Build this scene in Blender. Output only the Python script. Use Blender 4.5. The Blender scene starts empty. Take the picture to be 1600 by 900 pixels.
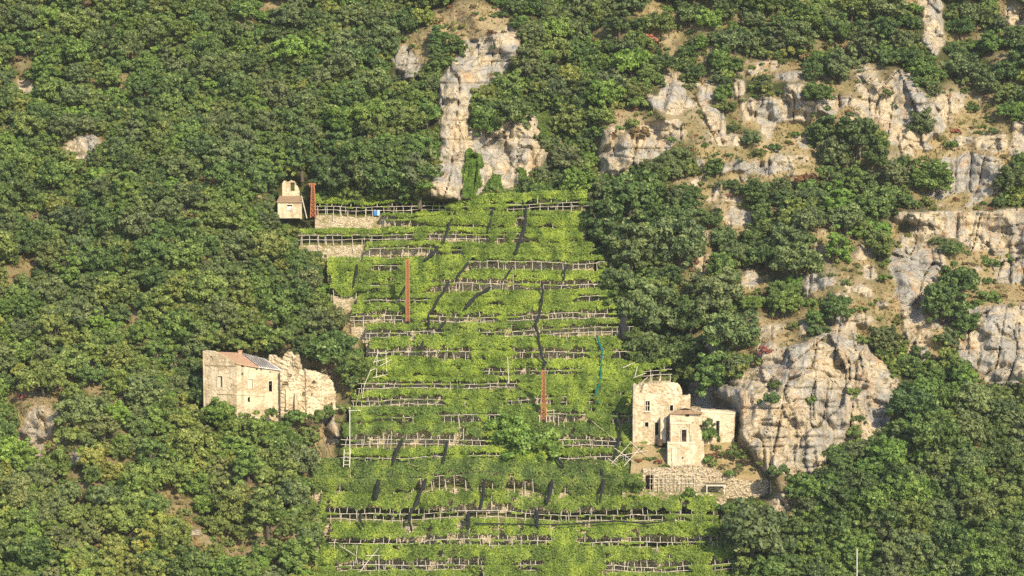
import bpy, math, random
import numpy as np
from mathutils import Vector, Matrix
R = math.radians
random.seed(7)
rng = np.random.default_rng(11)
SC = bpy.context.scene
COL = SC.collection

# ---------------------------------------------------------------- camera, light, exposure
PITCH = R(8.0); DIST = 450.0; F = 4091.0            # F in photograph pixels (1600 wide)
CAM = np.array([0.0, -DIST * math.cos(PITCH), DIST * math.sin(PITCH)])
FW = np.array([0, math.cos(PITCH), -math.sin(PITCH)]); UP = np.array([0, math.sin(PITCH), math.cos(PITCH)])
cam_d = bpy.data.cameras.new('camera'); cam = bpy.data.objects.new('camera', cam_d); COL.objects.link(cam)
cam.location = CAM; cam.rotation_euler = (R(90) - PITCH, 0, 0)
cam_d.sensor_width = 36; cam_d.lens = 36 * F / 1600; cam_d.clip_start = 1; cam_d.clip_end = 5000
SC.camera = cam
SUN_EL, SUN_AZ = R(36), R(26)                        # azimuth measured from the camera axis towards the right
wd = bpy.data.worlds.new('World'); SC.world = wd; wd.use_nodes = True
nt = wd.node_tree; bg = nt.nodes['Background']; sky = nt.nodes.new('ShaderNodeTexSky')
sky.sky_type = 'NISHITA'; sky.sun_disc = False; sky.sun_elevation = SUN_EL; sky.sun_rotation = R(180) - SUN_AZ
nt.links.new(sky.outputs[0], bg.inputs[0]); bg.inputs[1].default_value = 0.15
sd = bpy.data.lights.new('sun', 'SUN'); sun = bpy.data.objects.new('sun', sd); COL.objects.link(sun)
sd.energy = 5.0; sd.angle = R(0.6); sd.color = (1.0, 0.85, 0.59)
sv = Vector((math.sin(SUN_AZ) * math.cos(SUN_EL), -math.cos(SUN_AZ) * math.cos(SUN_EL), math.sin(SUN_EL)))
sun.rotation_euler = sv.to_track_quat('Z', 'Y').to_euler(); sun.location = (60, -200, 200)
vs = SC.view_settings; vs.view_transform = 'Standard'; vs.look = 'None'; vs.gamma = 1; vs.use_curve_mapping = False
vs.exposure = 0.62
SC.cycles.max_bounces = 5; SC.cycles.diffuse_bounces = 3; SC.cycles.transmission_bounces = 3
SC.cycles.use_denoising = False

# ---------------------------------------------------------------- geometry of view: pixel + depth -> point
def at(px, py, Y):
    px = np.asarray(px, float); py = np.asarray(py, float)
    a = (px - 800) / F; b = (450 - py) / F
    dy = FW[1] + UP[1] * b; dz = FW[2] + UP[2] * b
    t = (Y - CAM[1]) / dy
    return np.stack(np.broadcast_arrays(t * a, CAM[1] + t * dy, CAM[2] + t * dz), -1)
def V(px, py, Y): return Vector(at(px, py, Y).tolist())

# ---------------------------------------------------------------- noise
def _h(i, j, s):
    n = (i.astype(np.int64) * 374761393 + j.astype(np.int64) * 668265263 + s * 982451653) & 0xffffffff
    n = ((n ^ (n >> 13)) * 1274126177) & 0xffffffff
    n = ((n ^ (n >> 16)) * 2246822519) & 0xffffffff
    return ((n ^ (n >> 15)) & 0xffffff) / float(0xffffff)
def noise(x, y, s=0):
    x = np.asarray(x, float); y = np.asarray(y, float); x, y = np.broadcast_arrays(x, y)
    i = np.floor(x); j = np.floor(y); u = x - i; v = y - j
    u = u * u * (3 - 2 * u); v = v * v * (3 - 2 * v)
    a = _h(i, j, s); b = _h(i + 1, j, s); c = _h(i, j + 1, s); d = _h(i + 1, j + 1, s)
    return (a * (1 - u) + b * u) * (1 - v) + (c * (1 - u) + d * u) * v
def fbm(x, y, s=0, o=4):
    r = 0; a = 0.5; t = 0
    for k in range(o):
        r = r + a * noise(x * 2 ** k + 17.3 * k, y * 2 ** k - 9.1 * k, s + k); t += a; a *= 0.55
    return r / t
def cells(x, y, s=0):
    """faceted height: every jittered cell is a tilted facet"""
    i = np.floor(x); j = np.floor(y)
    best = np.full(x.shape, 9.0); val = np.zeros(x.shape)
    for di in (-1, 0, 1):
        for dj in (-1, 0, 1):
            ci = i + di; cj = j + dj
            cx = ci + _h(ci, cj, s); cy = cj + _h(ci, cj, s + 1)
            d = (x - cx) ** 2 + (y - cy) ** 2
            h = _h(ci, cj, s + 2) + (x - cx) * (_h(ci, cj, s + 3) - .5) * 1.6 + (y - cy) * (_h(ci, cj, s + 4) - .5) * 1.6
            m = d < best; best = np.where(m, d, best); val = np.where(m, h, val)
    return val

# ---------------------------------------------------------------- tagging, objects
def tag(o, label=None, cat=None, group=None, kind=None):
    if label: o['label'] = label
    if cat: o['category'] = cat
    if group: o['group'] = group
    if kind: o['kind'] = kind
    return o
def empty(name, loc, label, cat, group=None):
    o = bpy.data.objects.new(name, None); COL.objects.link(o); o.location = loc; o.empty_display_size = .3
    return tag(o, label, cat, group)
def link(name, me, parent=None, loc=None, mat=None):
    """link a mesh; when it has a parent its data is in world space and is kept there"""
    o = bpy.data.objects.new(name, me); COL.objects.link(o)
    if mat and not me.materials: me.materials.append(mat)
    if parent is not None:
        o.parent = parent
        o.location = (-parent.location) if loc is None else loc
    elif loc is not None: o.location = loc
    return o
def mesh_np(name, v, f, k=4, mat=None, attrs=None, smooth=False):
    me = bpy.data.meshes.new(name); n = len(v); m = len(f)
    me.vertices.add(n); me.vertices.foreach_set('co', np.asarray(v, np.float32).ravel())
    me.loops.add(m * k); me.loops.foreach_set('vertex_index', np.asarray(f, np.int32).ravel())
    me.polygons.add(m); me.polygons.foreach_set('loop_start', np.arange(0, m * k, k, dtype=np.int32))
    me.polygons.foreach_set('loop_total', np.full(m, k, np.int32))
    if smooth: me.polygons.foreach_set('use_smooth', np.ones(m, bool))
    me.update(calc_edges=True)
    for nm, (dom, arr) in (attrs or {}).items():
        at_ = me.attributes.new(nm, 'FLOAT', dom); at_.data.foreach_set('value', np.asarray(arr, np.float32))
    if mat: me.materials.append(mat)
    me.validate()
    return me
class MB:
    """collects simple solids into one mesh"""
    def __init__(s): s.v = []; s.f = []
    def add(s, v, f):
        n = len(s.v); s.v += [tuple(p) for p in v]; s.f += [tuple(n + i for i in q) for q in f]
    def bar(s, a, b, w, h=None, up=(0, 0, 1)):
        a = Vector(a); b = Vector(b); h = h or w; d = (b - a).normalized(); u = Vector(up)
        if abs(d.dot(u)) > .95: u = Vector((0, 1, 0))
        x = d.cross(u).normalized() * w / 2; y = x.cross(d).normalized() * h / 2
        s.add([p + i * x + j * y for p in (a, b) for i, j in ((-1, -1), (1, -1), (1, 1), (-1, 1))],
              [(3, 2, 1, 0), (4, 5, 6, 7), (0, 1, 5, 4), (1, 2, 6, 5), (2, 3, 7, 6), (3, 0, 4, 7)])
    def tube(s, pts, r, n=6):
        """tapering bent tube; r a number or list"""
        pts = [Vector(p) for p in pts]; rs = r if isinstance(r, (list, tuple)) else [r] * len(pts)
        V_, F_ = [], []
        for i, p in enumerate(pts):
            d = (pts[min(i + 1, len(pts) - 1)] - pts[max(i - 1, 0)]).normalized()
            u = Vector((0, 0, 1)) if abs(d.z) < .9 else Vector((0, 1, 0))
            x = d.cross(u).normalized(); y = x.cross(d)
            V_ += [p + (x * math.cos(2 * math.pi * k / n) + y * math.sin(2 * math.pi * k / n)) * rs[i] for k in range(n)]
        for i in range(len(pts) - 1):
            for k in range(n): F_.append((i * n + k, i * n + (k + 1) % n, (i + 1) * n + (k + 1) % n, (i + 1) * n + k))
        F_.append(tuple(range(n - 1, -1, -1))); F_.append(tuple((len(pts) - 1) * n + k for k in range(n)))
        s.add(V_, F_)
    def mesh(s, name, mat=None):
        me = bpy.data.meshes.new(name); me.from_pydata(s.v, [], s.f); me.update()
        if mat: me.materials.append(mat)
        return me
    def build(s, name, mat, parent=None): return link(name, s.mesh(name, mat), parent)

# ---------------------------------------------------------------- materials
class N:
    def __init__(s, name, rough=.85, spec=.25):
        s.m = bpy.data.materials.new(name); s.m.use_nodes = True; s.t = s.m.node_tree
        s.b = s.t.nodes['Principled BSDF']; s.b.inputs['Roughness'].default_value = rough
        s.b.inputs['Specular IOR Level'].default_value = spec
    def n(s, typ, ins={}, **kw):
        x = s.t.nodes.new(typ)
        for k, v in kw.items(): setattr(x, k, v)
        for k, v in ins.items():
            if hasattr(v, 'is_output') or isinstance(v, bpy.types.NodeSocket): s.t.links.new(v, x.inputs[k])
            else: x.inputs[k].default_value = v
        return x
    def co(s, scale=(1, 1, 1)):
        tc = s.n('ShaderNodeTexCoord'); mp = s.n('ShaderNodeMapping', {0: tc.outputs['Object']}); mp.inputs['Scale'].default_value = scale
        return mp.outputs[0]
    def noise(s, co, scale, detail=4, rough=.6, dist=0):
        return s.n('ShaderNodeTexNoise', {'Vector': co, 'Scale': scale, 'Detail': detail, 'Roughness': rough, 'Distortion': dist}).outputs[0]
    def ramp(s, fac, stops, interp='LINEAR'):
        x = s.n('ShaderNodeValToRGB', {0: fac}); r = x.color_ramp; r.interpolation = interp
        while len(r.elements) < len(stops): r.elements.new(.5)
        for e, (p, c) in zip(r.elements, stops): e.position = p; e.color = (*c, 1) if len(c) == 3 else c
        return x.outputs[0]
    def mix(s, fac, a, b, mode='MIX'):
        x = s.n('ShaderNodeMix', data_type='RGBA', blend_type=mode)
        for k, v in ((0, fac), (6, a), (7, b)):
            if isinstance(v, bpy.types.NodeSocket): s.t.links.new(v, x.inputs[k])
            else: x.inputs[k].default_value = (*v, 1) if isinstance(v, tuple) and len(v) == 3 else v
        return x.outputs[2]
    def math(s, op, a, b=0.0, clamp=False):
        return s.n('ShaderNodeMath', {0: a, 1: b}, operation=op, use_clamp=clamp).outputs[0]
    def col(s, c):
        if isinstance(c, tuple): s.b.inputs['Base Color'].default_value = (*c, 1)
        else: s.t.links.new(c, s.b.inputs['Base Color'])
    def bump(s, h, dist=.1, st=1.0):
        x = s.n('ShaderNodeBump', {'Height': h, 'Distance': dist, 'Strength': st}); s.t.links.new(x.outputs[0], s.b.inputs['Normal'])

def m_rock(name='limestone'):
    m = N(name, .9, .15)
    c = m.co(); st = m.co((1.0, 1.0, .14)); bd = m.co((.35, .35, 2.6)); sv_ = m.co((2.2, 2.2, .18))
    big = m.noise(c, .13, 3, .55, .4)
    cream = m.ramp(m.noise(c, .9, 6, .7), [(.3, (.40, .325, .22)), (.5, (.56, .47, .335)), (.68, (.64, .56, .43))])
    grey = m.ramp(m.noise(st, 1.1, 5, .7), [(.32, (.24, .232, .215)), (.5, (.37, .355, .325)), (.68, (.48, .46, .42))])
    base = m.mix(m.ramp(m.math('ADD', m.math('MULTIPLY', big, .65), m.math('MULTIPLY', m.noise(st, .55, 4, .6), .45)), [(.49, (0, 0, 0)), (.60, (1, 1, 1))]), cream, grey)
    orange = m.ramp(m.noise(st, .40, 5, .65, .5), [(.55, (0, 0, 0)), (.68, (.75, .75, .75))])
    base = m.mix(orange, base, (.50, .31, .16))
    crack = m.ramp(m.noise(bd, .9, 5, .7), [(.33, (.35, .33, .3)), (.39, (1, 1, 1))])
    base = m.mix(.75, base, crack, 'MULTIPLY')
    base = m.mix(.35, base, m.ramp(m.noise(sv_, 1.0, 5, .7), [(.36, (.45, .44, .43)), (.50, (1, 1, 1))]), 'MULTIPLY')
    vo = m.n('ShaderNodeTexVoronoi', {'Vector': m.n('ShaderNodeVectorMath', {0: m.co((1, 1, .62)), 1: m.n('ShaderNodeVectorMath', {0: m.n('ShaderNodeTexNoise', {'Vector': c, 'Scale': .9, 'Detail': 4}).outputs[1], 1: (1.4, 1.4, 1.4)}, operation='MULTIPLY').outputs[0]}, operation='ADD').outputs[0], 'Scale': .38}, feature='DISTANCE_TO_EDGE').outputs['Distance']
    edge = m.ramp(vo, [(.0, (.42, .38, .33)), (.035, (1, 1, 1))])
    base = m.mix(.32, base, edge, 'MULTIPLY')
    moss = m.ramp(m.noise(c, .6, 5, .7), [(.565, (0, 0, 0)), (.62, (.8, .8, .8))])
    base = m.mix(moss, base, m.ramp(m.noise(c, 1.3, 3, .6), [(.4, (.12, .13, .045)), (.6, (.26, .19, .10))]))
    m.col(base)
    m.bump(m.math('ADD', m.math('MULTIPLY', m.ramp(vo, [(0, (0, 0, 0)), (.12, (1, 1, 1))]), .6), m.math('ADD', m.noise(c, 2.4, 7, .85), m.math('MULTIPLY', m.noise(st, 1.9, 5, .8), .9))), .38, 1)
    return m.m
def m_ground(dry_only=False):
    m = N('hillside_soil', .95, .1)
    c = m.co()
    dry = m.ramp(m.noise(c, .35, 6, .75, .3), [(.28, (.12, .135, .05)), (.40, (.23, .20, .09)), (.52, (.38, .295, .165)), (.62, (.33, .26, .14)), (.74, (.17, .17, .07))])
    rb = m.ramp(m.noise(c, .22, 4, .6, 1), [(.62, (0, 0, 0)), (.72, (.5, .5, .5))])
    dry = m.mix(rb, dry, (.27, .15, .095))
    litter = m.ramp(m.noise(c, .8, 5, .7), [(.35, (.045, .055, .02)), (.6, (.085, .09, .035))])
    g = m.n('ShaderNodeAttribute', attribute_name='grass').outputs['Fac']
    base = dry if dry_only else m.mix(g, litter, dry)
    r = m.n('ShaderNodeAttribute', attribute_name='rock').outputs['Fac']
    st = m.co((1, 1, .3))
    rk = m.ramp(m.noise(st, 1.1, 6, .7), [(.3, (.20, .175, .14)), (.5, (.39, .33, .25)), (.7, (.50, .43, .33))])
    base = base if dry_only else m.mix(r, base, rk)
    m.col(base); m.bump(m.noise(c, 1.3, 6, .75), .7, 1)
    return m.m
def m_leaf(name, pale=(.29, .33, .16), amount=.6, source='OBJECT', fixed=None, trans=.26):
    m = N(name, .55, .25)
    if fixed: tint = m.n('ShaderNodeRGB'); tint.outputs[0].default_value = (*fixed, 1); tint = tint.outputs[0]
    elif source == 'OBJECT': tint = m.n('ShaderNodeObjectInfo').outputs['Color']
    else: tint = m.n('ShaderNodeAttribute', attribute_name='tint', attribute_type='INSTANCER').outputs['Color']
    tone = m.n('ShaderNodeAttribute', attribute_name='tone').outputs['Fac']
    c = m.mix(1.0, tint, m.ramp(tone, [(0, (.42, .48, .42)), (.5, (1, 1, 1)), (.85, (1.55, 1.4, 1.15)), (1, (1.9, 1.7, 1.5))]), 'MULTIPLY')
    c = m.mix(m.math('MULTIPLY', m.ramp(tone, [(.78, (0, 0, 0)), (.95, (1, 1, 1))]), amount), c, pale)
    m.col(c)
    tr = m.n('ShaderNodeBsdfTranslucent', {0: m.mix(1.0, c, (1.25, 1.35, .5), 'MULTIPLY')})
    mx = m.n('ShaderNodeMixShader', {0: trans, 1: m.b.outputs[0], 2: tr.outputs[0]})
    m.t.links.new(mx.outputs[0], m.t.nodes['Material Output'].inputs[0])
    return m.m
def m_simple(name, stops, scale=3, rough=.85, bump=.03, sc=(1, 1, 1), dist=0, spec=.2):
    m = N(name, rough, spec); c = m.co(sc); n = m.noise(c, scale, 5, .65, dist)
    m.col(m.ramp(n, stops)); m.bump(m.noise(c, scale * 3, 4, .6), bump); return m.m
def m_plaster(name, a, b, stain=(.22, .19, .145), st=.7):
    m = N(name, .9, .15); c = m.co(); v = m.co((1.2, 1.2, .22))
    base = m.ramp(m.noise(c, .9, 6, .7), [(.3, a), (.62, b)])
    s1 = m.ramp(m.noise(v, .9, 5, .7), [(.50, (0, 0, 0)), (.68, (st, st, st))])
    base = m.mix(s1, base, stain)
    stone = m.ramp(m.n('ShaderNodeTexVoronoi', {'Vector': c, 'Scale': 3.2}).outputs['Distance'], [(.05, (.50, .40, .27)), (.5, (.33, .26, .17))])
    gone = m.ramp(m.noise(c, .38, 6, .75), [(.50, (0, 0, 0)), (.54, (.85, .85, .85))])
    base = m.mix(gone, base, stone)
    m.col(base); m.bump(m.noise(c, 3.0, 6, .75), .12, .8); return m.m
def m_drystone(name='dry_stone', gr=.8):
    m = N(name, .95, .1); c = m.n('ShaderNodeVectorMath', {0: m.co((1, 1, 1.9)), 1: m.n('ShaderNodeTexNoise', {'Vector': m.co(), 'Scale': 1.1, 'Detail': 4}).outputs[1]}, operation='ADD').outputs[0]; w = m.n('ShaderNodeTexVoronoi', {'Vector': c, 'Scale': 3.4, 'Randomness': 1.0})
    base = m.mix(w.outputs['Color'], (.42, .345, .24), (.64, .55, .41))
    base = m.mix(m.ramp(w.outputs['Distance'], [(.46, (0, 0, 0)), (.66, (.8, .8, .8))]), base, (.14, .115, .075))
    g = m.ramp(m.noise(m.co(), .55, 5, .7), [(.50, (0, 0, 0)), (.60, (gr, gr, gr))])
    base = m.mix(g, base, m.ramp(m.noise(m.co(), 2.0, 3, .6), [(.35, (.10, .13, .03)), (.65, (.24, .20, .08))]))
    m.col(base); m.bump(m.ramp(w.outputs['Distance'], [(.1, (1, 1, 1)), (.6, (0, 0, 0))]), .12, .9); return m.m
M = dict(
    rock=m_rock(), ground=m_ground(), dry=m_ground(True),
    leaf=m_leaf('tree_leaves'), leaf_gn=m_leaf('woodland_leaves', source='INST'),
    vine=m_leaf('vine_leaves', pale=(.30, .36, .06), amount=.5, trans=.3),
    bark=m_simple('bark', [(.3, (.06, .05, .038)), (.7, (.13, .11, .085))], 4, .9, .05, (1, 1, .3)),
    pole=m_simple('weathered_pole', [(.3, (.36, .325, .275)), (.7, (.58, .53, .46))], 2, .85, .02),
    stone=m_drystone(), rubble=m_drystone('rubble_stone', .25),
    tread=m_simple('terrace_grass', [(.3, (.10, .14, .03)), (.5, (.17, .18, .06)), (.7, (.30, .22, .11))], 1.2, .95, .1),
    plasterL=m_plaster('cream_plaster', (.45, .375, .26), (.56, .48, .35)),
    plasterR=m_plaster('pale_plaster', (.44, .37, .265), (.57, .49, .37)),
    plasterH=m_plaster('hut_plaster', (.43, .365, .25), (.53, .46, .33), st=.5),
    trim=m_simple('pale_trim', [(.3, (.48, .43, .33)), (.7, (.60, .55, .45))], 3),
    tile=m_simple('roof_tile', [(.3, (.30, .17, .11)), (.55, (.44, .28, .18)), (.75, (.46, .38, .28))], 3, .85, .08, (1, 1, 1)),
    tin=m_simple('tin_sheet', [(.35, (.35, .33, .31)), (.6, (.62, .62, .62))], 1.5, .55, .02),
    wood=m_simple('dark_wood', [(.3, (.05, .035, .025)), (.7, (.12, .085, .06))], 3),
    rust=m_simple('rust_paint', [(.3, (.20, .08, .04)), (.6, (.36, .15, .075)), (.8, (.38, .24, .16))], 5, .8, .01),
    white=m_simple('white_metal', [(.3, (.40, .40, .38)), (.7, (.55, .55, .52))], 3, .5, .005),
    net=m_simple('black_netting', [(.3, (.008, .010, .011)), (.7, (.024, .027, .028))], 9, .75, .04, (1, 1, 1)),
    gnet=m_simple('green_netting', [(.3, (.0, .06, .055)), (.7, (.01, .14, .12))], 6, .75, .04),
    blue=m_simple('blue_plastic', [(.3, (.03, .14, .42)), (.7, (.05, .20, .5))], 3, .4, .002),
    pblue=m_simple('pale_blue_plastic', [(.3, (.28, .42, .6)), (.7, (.36, .5, .66))], 3, .4, .002),
    thatch=m_simple('old_roof_earth', [(.3, (.20, .13, .08)), (.7, (.36, .26, .17))], 3, .95, .1),
)

# ---------------------------------------------------------------- outlines on the hillside (photograph pixels)
ROCKS = [
 [(798,45),(815,60),(808,82),(777,122),(735,148),(732,188),(752,200),(775,180),(840,180),(852,235),(845,262),(815,292),(770,290),(757,300),(735,312),(672,308),(688,262),(680,210),(692,187),(683,150),(692,115),(728,63)],
 [(608,78),(632,68),(655,90),(658,118),(628,125),(615,105)],
 [(28,122),(40,118),(53,135),(40,158),(30,155)],
 [(102,232),(118,215),(145,210),(157,228),(140,243),(122,248)],
 [(45,640),(60,635),(80,636),(86,660),(70,690),(68,715),(52,718),(42,690),(25,697),(22,680),(45,668)],
 [(92,628),(108,632),(110,645),(92,650)], [(110,708),(133,708),(130,722),(110,722)],
 [(940,200),(965,198),(985,215),(1005,190),(1060,183),(1075,205),(1050,230),(1030,245),(1010,250),(985,268),(940,275),(937,240)],
 [(1045,115),(1066,108),(1072,150),(1078,165),(1055,178),(1020,165),(1005,140),(1030,150)],
 [(1090,130),(1112,132),(1112,160),(1095,160)], [(1145,120),(1163,125),(1163,150),(1147,150)], [(1170,150),(1200,152),(1200,182),(1172,180)], [(1100,165),(1128,165),(1136,225),(1115,225)],
 [(1440,-5),(1468,-5),(1476,60),(1460,85),(1443,70)], [(1570,15),(1620,10),(1620,42),(1570,38)],
 [(1200,160),(1225,150),(1225,130),(1255,128),(1252,155),(1290,155),(1300,150),(1345,158),(1355,140),(1380,130),(1400,110),(1420,105),(1428,125),(1450,150),(1452,190),(1445,215),(1400,222),(1380,195),(1350,165),(1320,170),(1300,180),(1265,170),(1250,190),(1205,185)],
 [(1345,110),(1366,112),(1368,130),(1345,130)],
 [(1480,255),(1510,240),(1560,245),(1565,280),(1530,290),(1510,300),(1480,290)], [(1525,215),(1572,212),(1570,235),(1528,236)], [(1580,190),(1620,188),(1620,242),(1584,240)],
 [(1415,333),(1500,330),(1545,330),(1640,322),(1640,382),(1570,395),(1530,395),(1505,385),(1490,370),(1455,365),(1420,350)],
 [(1390,390),(1425,385),(1475,385),(1480,410),(1460,440),(1440,455),(1448,520),(1450,560),(1425,560),(1405,500),(1400,470),(1400,440),(1385,420)], [(1350,415),(1368,413),(1370,435),(1350,436)],
 [(1510,480),(1560,478),(1640,475),(1640,580),(1600,590),(1560,600),(1530,580),(1500,560),(1495,520)], [(1545,405),(1630,400),(1630,440),(1560,440)],
 [(1152,600),(1172,575),(1200,555),(1235,540),(1290,520),(1330,500),(1345,530),(1380,560),(1400,600),(1400,640),(1385,660),(1355,692),(1330,690),(1300,705),(1285,735),(1230,745),(1195,738),(1165,700),(1150,640)],
 [(1208,770),(1235,770),(1228,835),(1215,830)],
 [(1140,325),(1152,325),(1150,350),(1135,350)], [(1097,358),(1118,360),(1116,374),(1096,373)], [(1110,450),(1135,448),(1135,465),(1112,466)], [(1095,398),(1108,398),(1103,440),(1090,445)],
 [(283,830),(312,828),(315,838),(288,842)], [(505,655),(525,645),(530,690),(512,700)], [(430,690),(470,700),(455,720),(440,715)],
 [(1075,600),(1155,600),(1155,645),(1078,640)],
]
BIG = [0, 7, 15, 20, 21, 23, 25]          # large enough to be cliffs of their own
GRASS = [(740,40,75,40,1),(795,60,30,15,.8),(1030,40,45,45,.85),(1100,85,60,30,.8),(970,185,50,20,.9),(1230,245,65,50,1),(1160,280,60,60,.55),(1330,130,90,40,.55),(1290,60,60,40,.4),(1130,20,60,30,.5),(1550,130,50,60,.5),(1420,280,80,50,.5),(1290,420,60,50,.45),(1200,440,50,60,.35),(960,60,40,50,.35),(200,480,60,50,.35),(90,330,50,60,.3),(250,150,70,50,.25),(120,800,90,60,.35),(200,700,70,50,.4),(1500,800,60,40,.25),(40,430,50,35,.7),(160,620,45,25,.8),(260,760,60,25,.8),(330,850,70,35,.8),(200,860,60,30,.6),(90,760,50,25,.6),(400,780,50,30,.7),(1150,330,30,60,.8),(1080,300,50,30,.7),(1240,340,40,25,.6),(1310,390,50,25,.7),(1030,310,30,20,.6),(1510,60,40,25,.6),(1380,60,50,20,.6),(860,210,25,40,.6),(180,130,50,20,.6),(300,330,40,20,.4),(1210,110,60,18,.8),(1110,240,50,20,.9),(1130,235,40,25,.7),(1500,240,90,110,.9),(1440,470,75,110,1),(1545,440,90,60,.9),(1340,480,50,60,.7),
 (1190,530,60,40,.9),(1230,500,60,25,.7),(430,860,60,45,.85),(500,720,30,80,.8),(520,610,25,60,.9),(470,650,60,40,.6),(60,650,60,70,.8),(110,580,70,30,.55),(10,520,25,30,.6),(545,500,22,60,.75),(530,395,45,22,.9),(1075,400,45,100,.5),
 (1140,710,60,30,1),(430,15,40,15,.7),(130,225,50,30,.5),(650,80,35,40,.7),(220,280,30,20,.4),(310,800,50,50,.5),(1020,110,40,30,.6),(1450,200,80,60,.7),(1180,60,70,30,.35),(1570,560,60,60,.8),(1560,740,40,15,.7),(30,100,35,40,.5),(1260,180,140,40,.8),(1400,270,60,30,.5),(850,130,30,30,.3),(1220,780,25,40,.7),(480,555,50,25,.8),(1070,190,60,40,.6),(1110,160,50,40,.5),(1215,60,30,20,.4),(1330,300,60,30,.25)]
TL = [(290,470),(310,490),(340,466),(380,468),(400,508),(430,512),(460,520),(500,548),(540,572),(580,570),(600,562),(650,552),(700,524),(730,498),(770,488),(800,498),(840,512),(870,498),(900,490),(1100,470)]
TR = [(290,915),(340,915),(380,908),(400,925),(430,940),(460,950),(500,965),(540,985),(570,1000),(597,1040),(604,990),(650,988),(700,1012),(730,1002),(770,1003),(775,1110),(800,1125),(840,1132),(900,1142),(1100,1150)]
def tl(y): return np.interp(y, [a for a, b in TL], [b for a, b in TL])
def tr(y): return np.interp(y, [a for a, b in TR], [b for a, b in TR])
KEEP = [[(322,545),(440,555),(520,575),(545,620),(520,648),(455,650),(375,652),(322,590)], [(988,598),(1075,598),(1150,638),(1150,690),(1205,745),(1208,785),(975,785),(1005,735),(988,660)], [(433,280),(497,280),(497,345),(433,345)]]
def inpoly(x, y, P):
    P = np.array(P, float); m = (x >= P[:, 0].min()) & (x <= P[:, 0].max()) & (y >= P[:, 1].min()) & (y <= P[:, 1].max())
    r = np.zeros(x.shape, bool); xs = x[m]; ys = y[m]; c = np.zeros(xs.shape, bool)
    for (x0, y0), (x1, y1) in zip(P, np.roll(P, -1, 0)):
        if y0 == y1: continue
        k = ((y0 > ys) != (y1 > ys)) & (xs < (x1 - x0) * (ys - y0) / (y1 - y0) + x0); c ^= k
    r[m] = c; return r

# ---------------------------------------------------------------- the hillside as depth over the view
ST = 2.0
GX = np.arange(-450, 2050.1, ST); GY = np.arange(-420, 1270.1, ST)
px, py = np.meshgrid(GX, GY)
def gauss(cx, cy, rx, ry, p=1): return np.exp(-(((px - cx) / rx) ** 2 + ((py - cy) / ry) ** 2) ** p)
base = .125 * (450 - py)
terr = ((px > tl(py) - 4) & (px < tr(py) + 4) & (py > 318)).astype(float)
def soft(a, n):
    for _ in range(n):
        a = (a + np.roll(a, 1, 0) + np.roll(a, -1, 0) + np.roll(a, 1, 1) + np.roll(a, -1, 1)) / 5
    return a
terrs = soft(terr, 40)
keep = np.zeros(px.shape, bool)
for P in KEEP: keep |= inpoly(px, py, P)
keeps = soft(keep.astype(float), 30)
wx = px + 9 * (fbm(px / 22, py / 22, 5, 3) - .5) * 2; wy = py + 8 * (fbm(px / 20, py / 20, 9, 3) - .5) * 2
rock = np.zeros(px.shape); cliff_id = np.zeros(px.shape, int)
for k, P in enumerate(ROCKS):
    m = inpoly(wx, wy, P); rock[m] = 1
    if k in BIG: cliff_id[m] = BIG.index(k) + 1
grass = np.zeros(px.shape)
for cx, cy, rx, ry, s in GRASS: grass = np.maximum(grass, s * np.clip(1.6 * (1 - ((wx - cx) / rx) ** 2 - ((wy - cy) / ry) ** 2) + .2, 0, 1))
grass = np.maximum(grass, .85 * np.clip((fbm(px / 48, py / 34, 301, 3) - .56) * 9, 0, 1) * np.clip((px - 1020) / 120, 0, 1) * np.clip((620 - py) / 80, 0, 1))
grass = np.maximum(grass, .8 * np.clip((fbm(px / 55, py / 34, 305, 3) - .62) * 9, 0, 1) * np.clip((560 - px) / 120, 0, 1) * np.clip((py - 330) / 200, 0, 1))
zone = soft(((px > 1080) & (py > 90) & (py < 600)).astype(float), 30)
rocky = grass * np.clip((fbm(px / 30, py / 20, 31, 4) - .51) * 14, 0, 1) * np.clip(zone + .25, 0, 1)
rock = np.maximum(rock, rocky)
rocks_s = soft(rock, 3)
B = 0
for cx, cy, rx, ry, a in [(140,720,330,230,-8),(250,200,190,260,-5),(755,120,85,95,-9),(700,200,30,130,-3),(1285,520,120,110,-10),(1270,640,60,90,-4),(1330,600,14,120,1.5),(1500,336,150,16,-3.5),(1420,140,80,60,-6),(1010,190,75,45,-6),(1060,130,40,35,-3),
    (905,150,60,170,6),(1530,40,60,60,5),(1060,560,70,80,6),(1480,700,200,160,-6),(1250,140,90,30,-4),(1440,420,70,60,-5),(1580,500,60,50,-4),(60,660,50,40,-3),(125,228,25,20,-1.5),(1455,40,22,50,-3),(380,600,120,70,2.5),(1560,260,60,50,-3),(990,400,80,120,-3.5),(560,230,100,90,-3),(410,140,60,120,3),(70,400,120,100,3),(1350,860,160,100,4),(630,95,28,28,-2)]:
    B = B + a * gauss(cx, cy, rx, ry)
free = 1 - np.clip(terrs * 1.3, 0, 1)
amp = free * (1 - .8 * keeps)
Yt = base + B * np.clip(free * 1.2, 0, 1) + amp * (7.5 * (fbm(px / 170, py / 170, 2, 3) - .5) + 12.0 * (fbm((px + py) / 420, (px - py) / 95, 14, 3) - .5) + 2.2 * (fbm(px / 50, py / 60, 3, 3) - .5) + .8 * (noise(px / 14, py / 14, 4) - .5))
Yt += 3.2 * np.clip(terrs * 1.5, 0, 1) + 4.5 * keeps
cr = rocks_s * (1 - keeps)
Yt -= cr * (2.6 * (cells(px / 60, py / 105, 50) - .3) + 1.3 * (cells(px / 17, py / 50, 60) - .4) + .38 * (cells(px / 8, py / 15, 70) - .5) + .25 * np.sin(py / 3.1 + 5 * noise(px / 40, py / 40, 77)))
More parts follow.
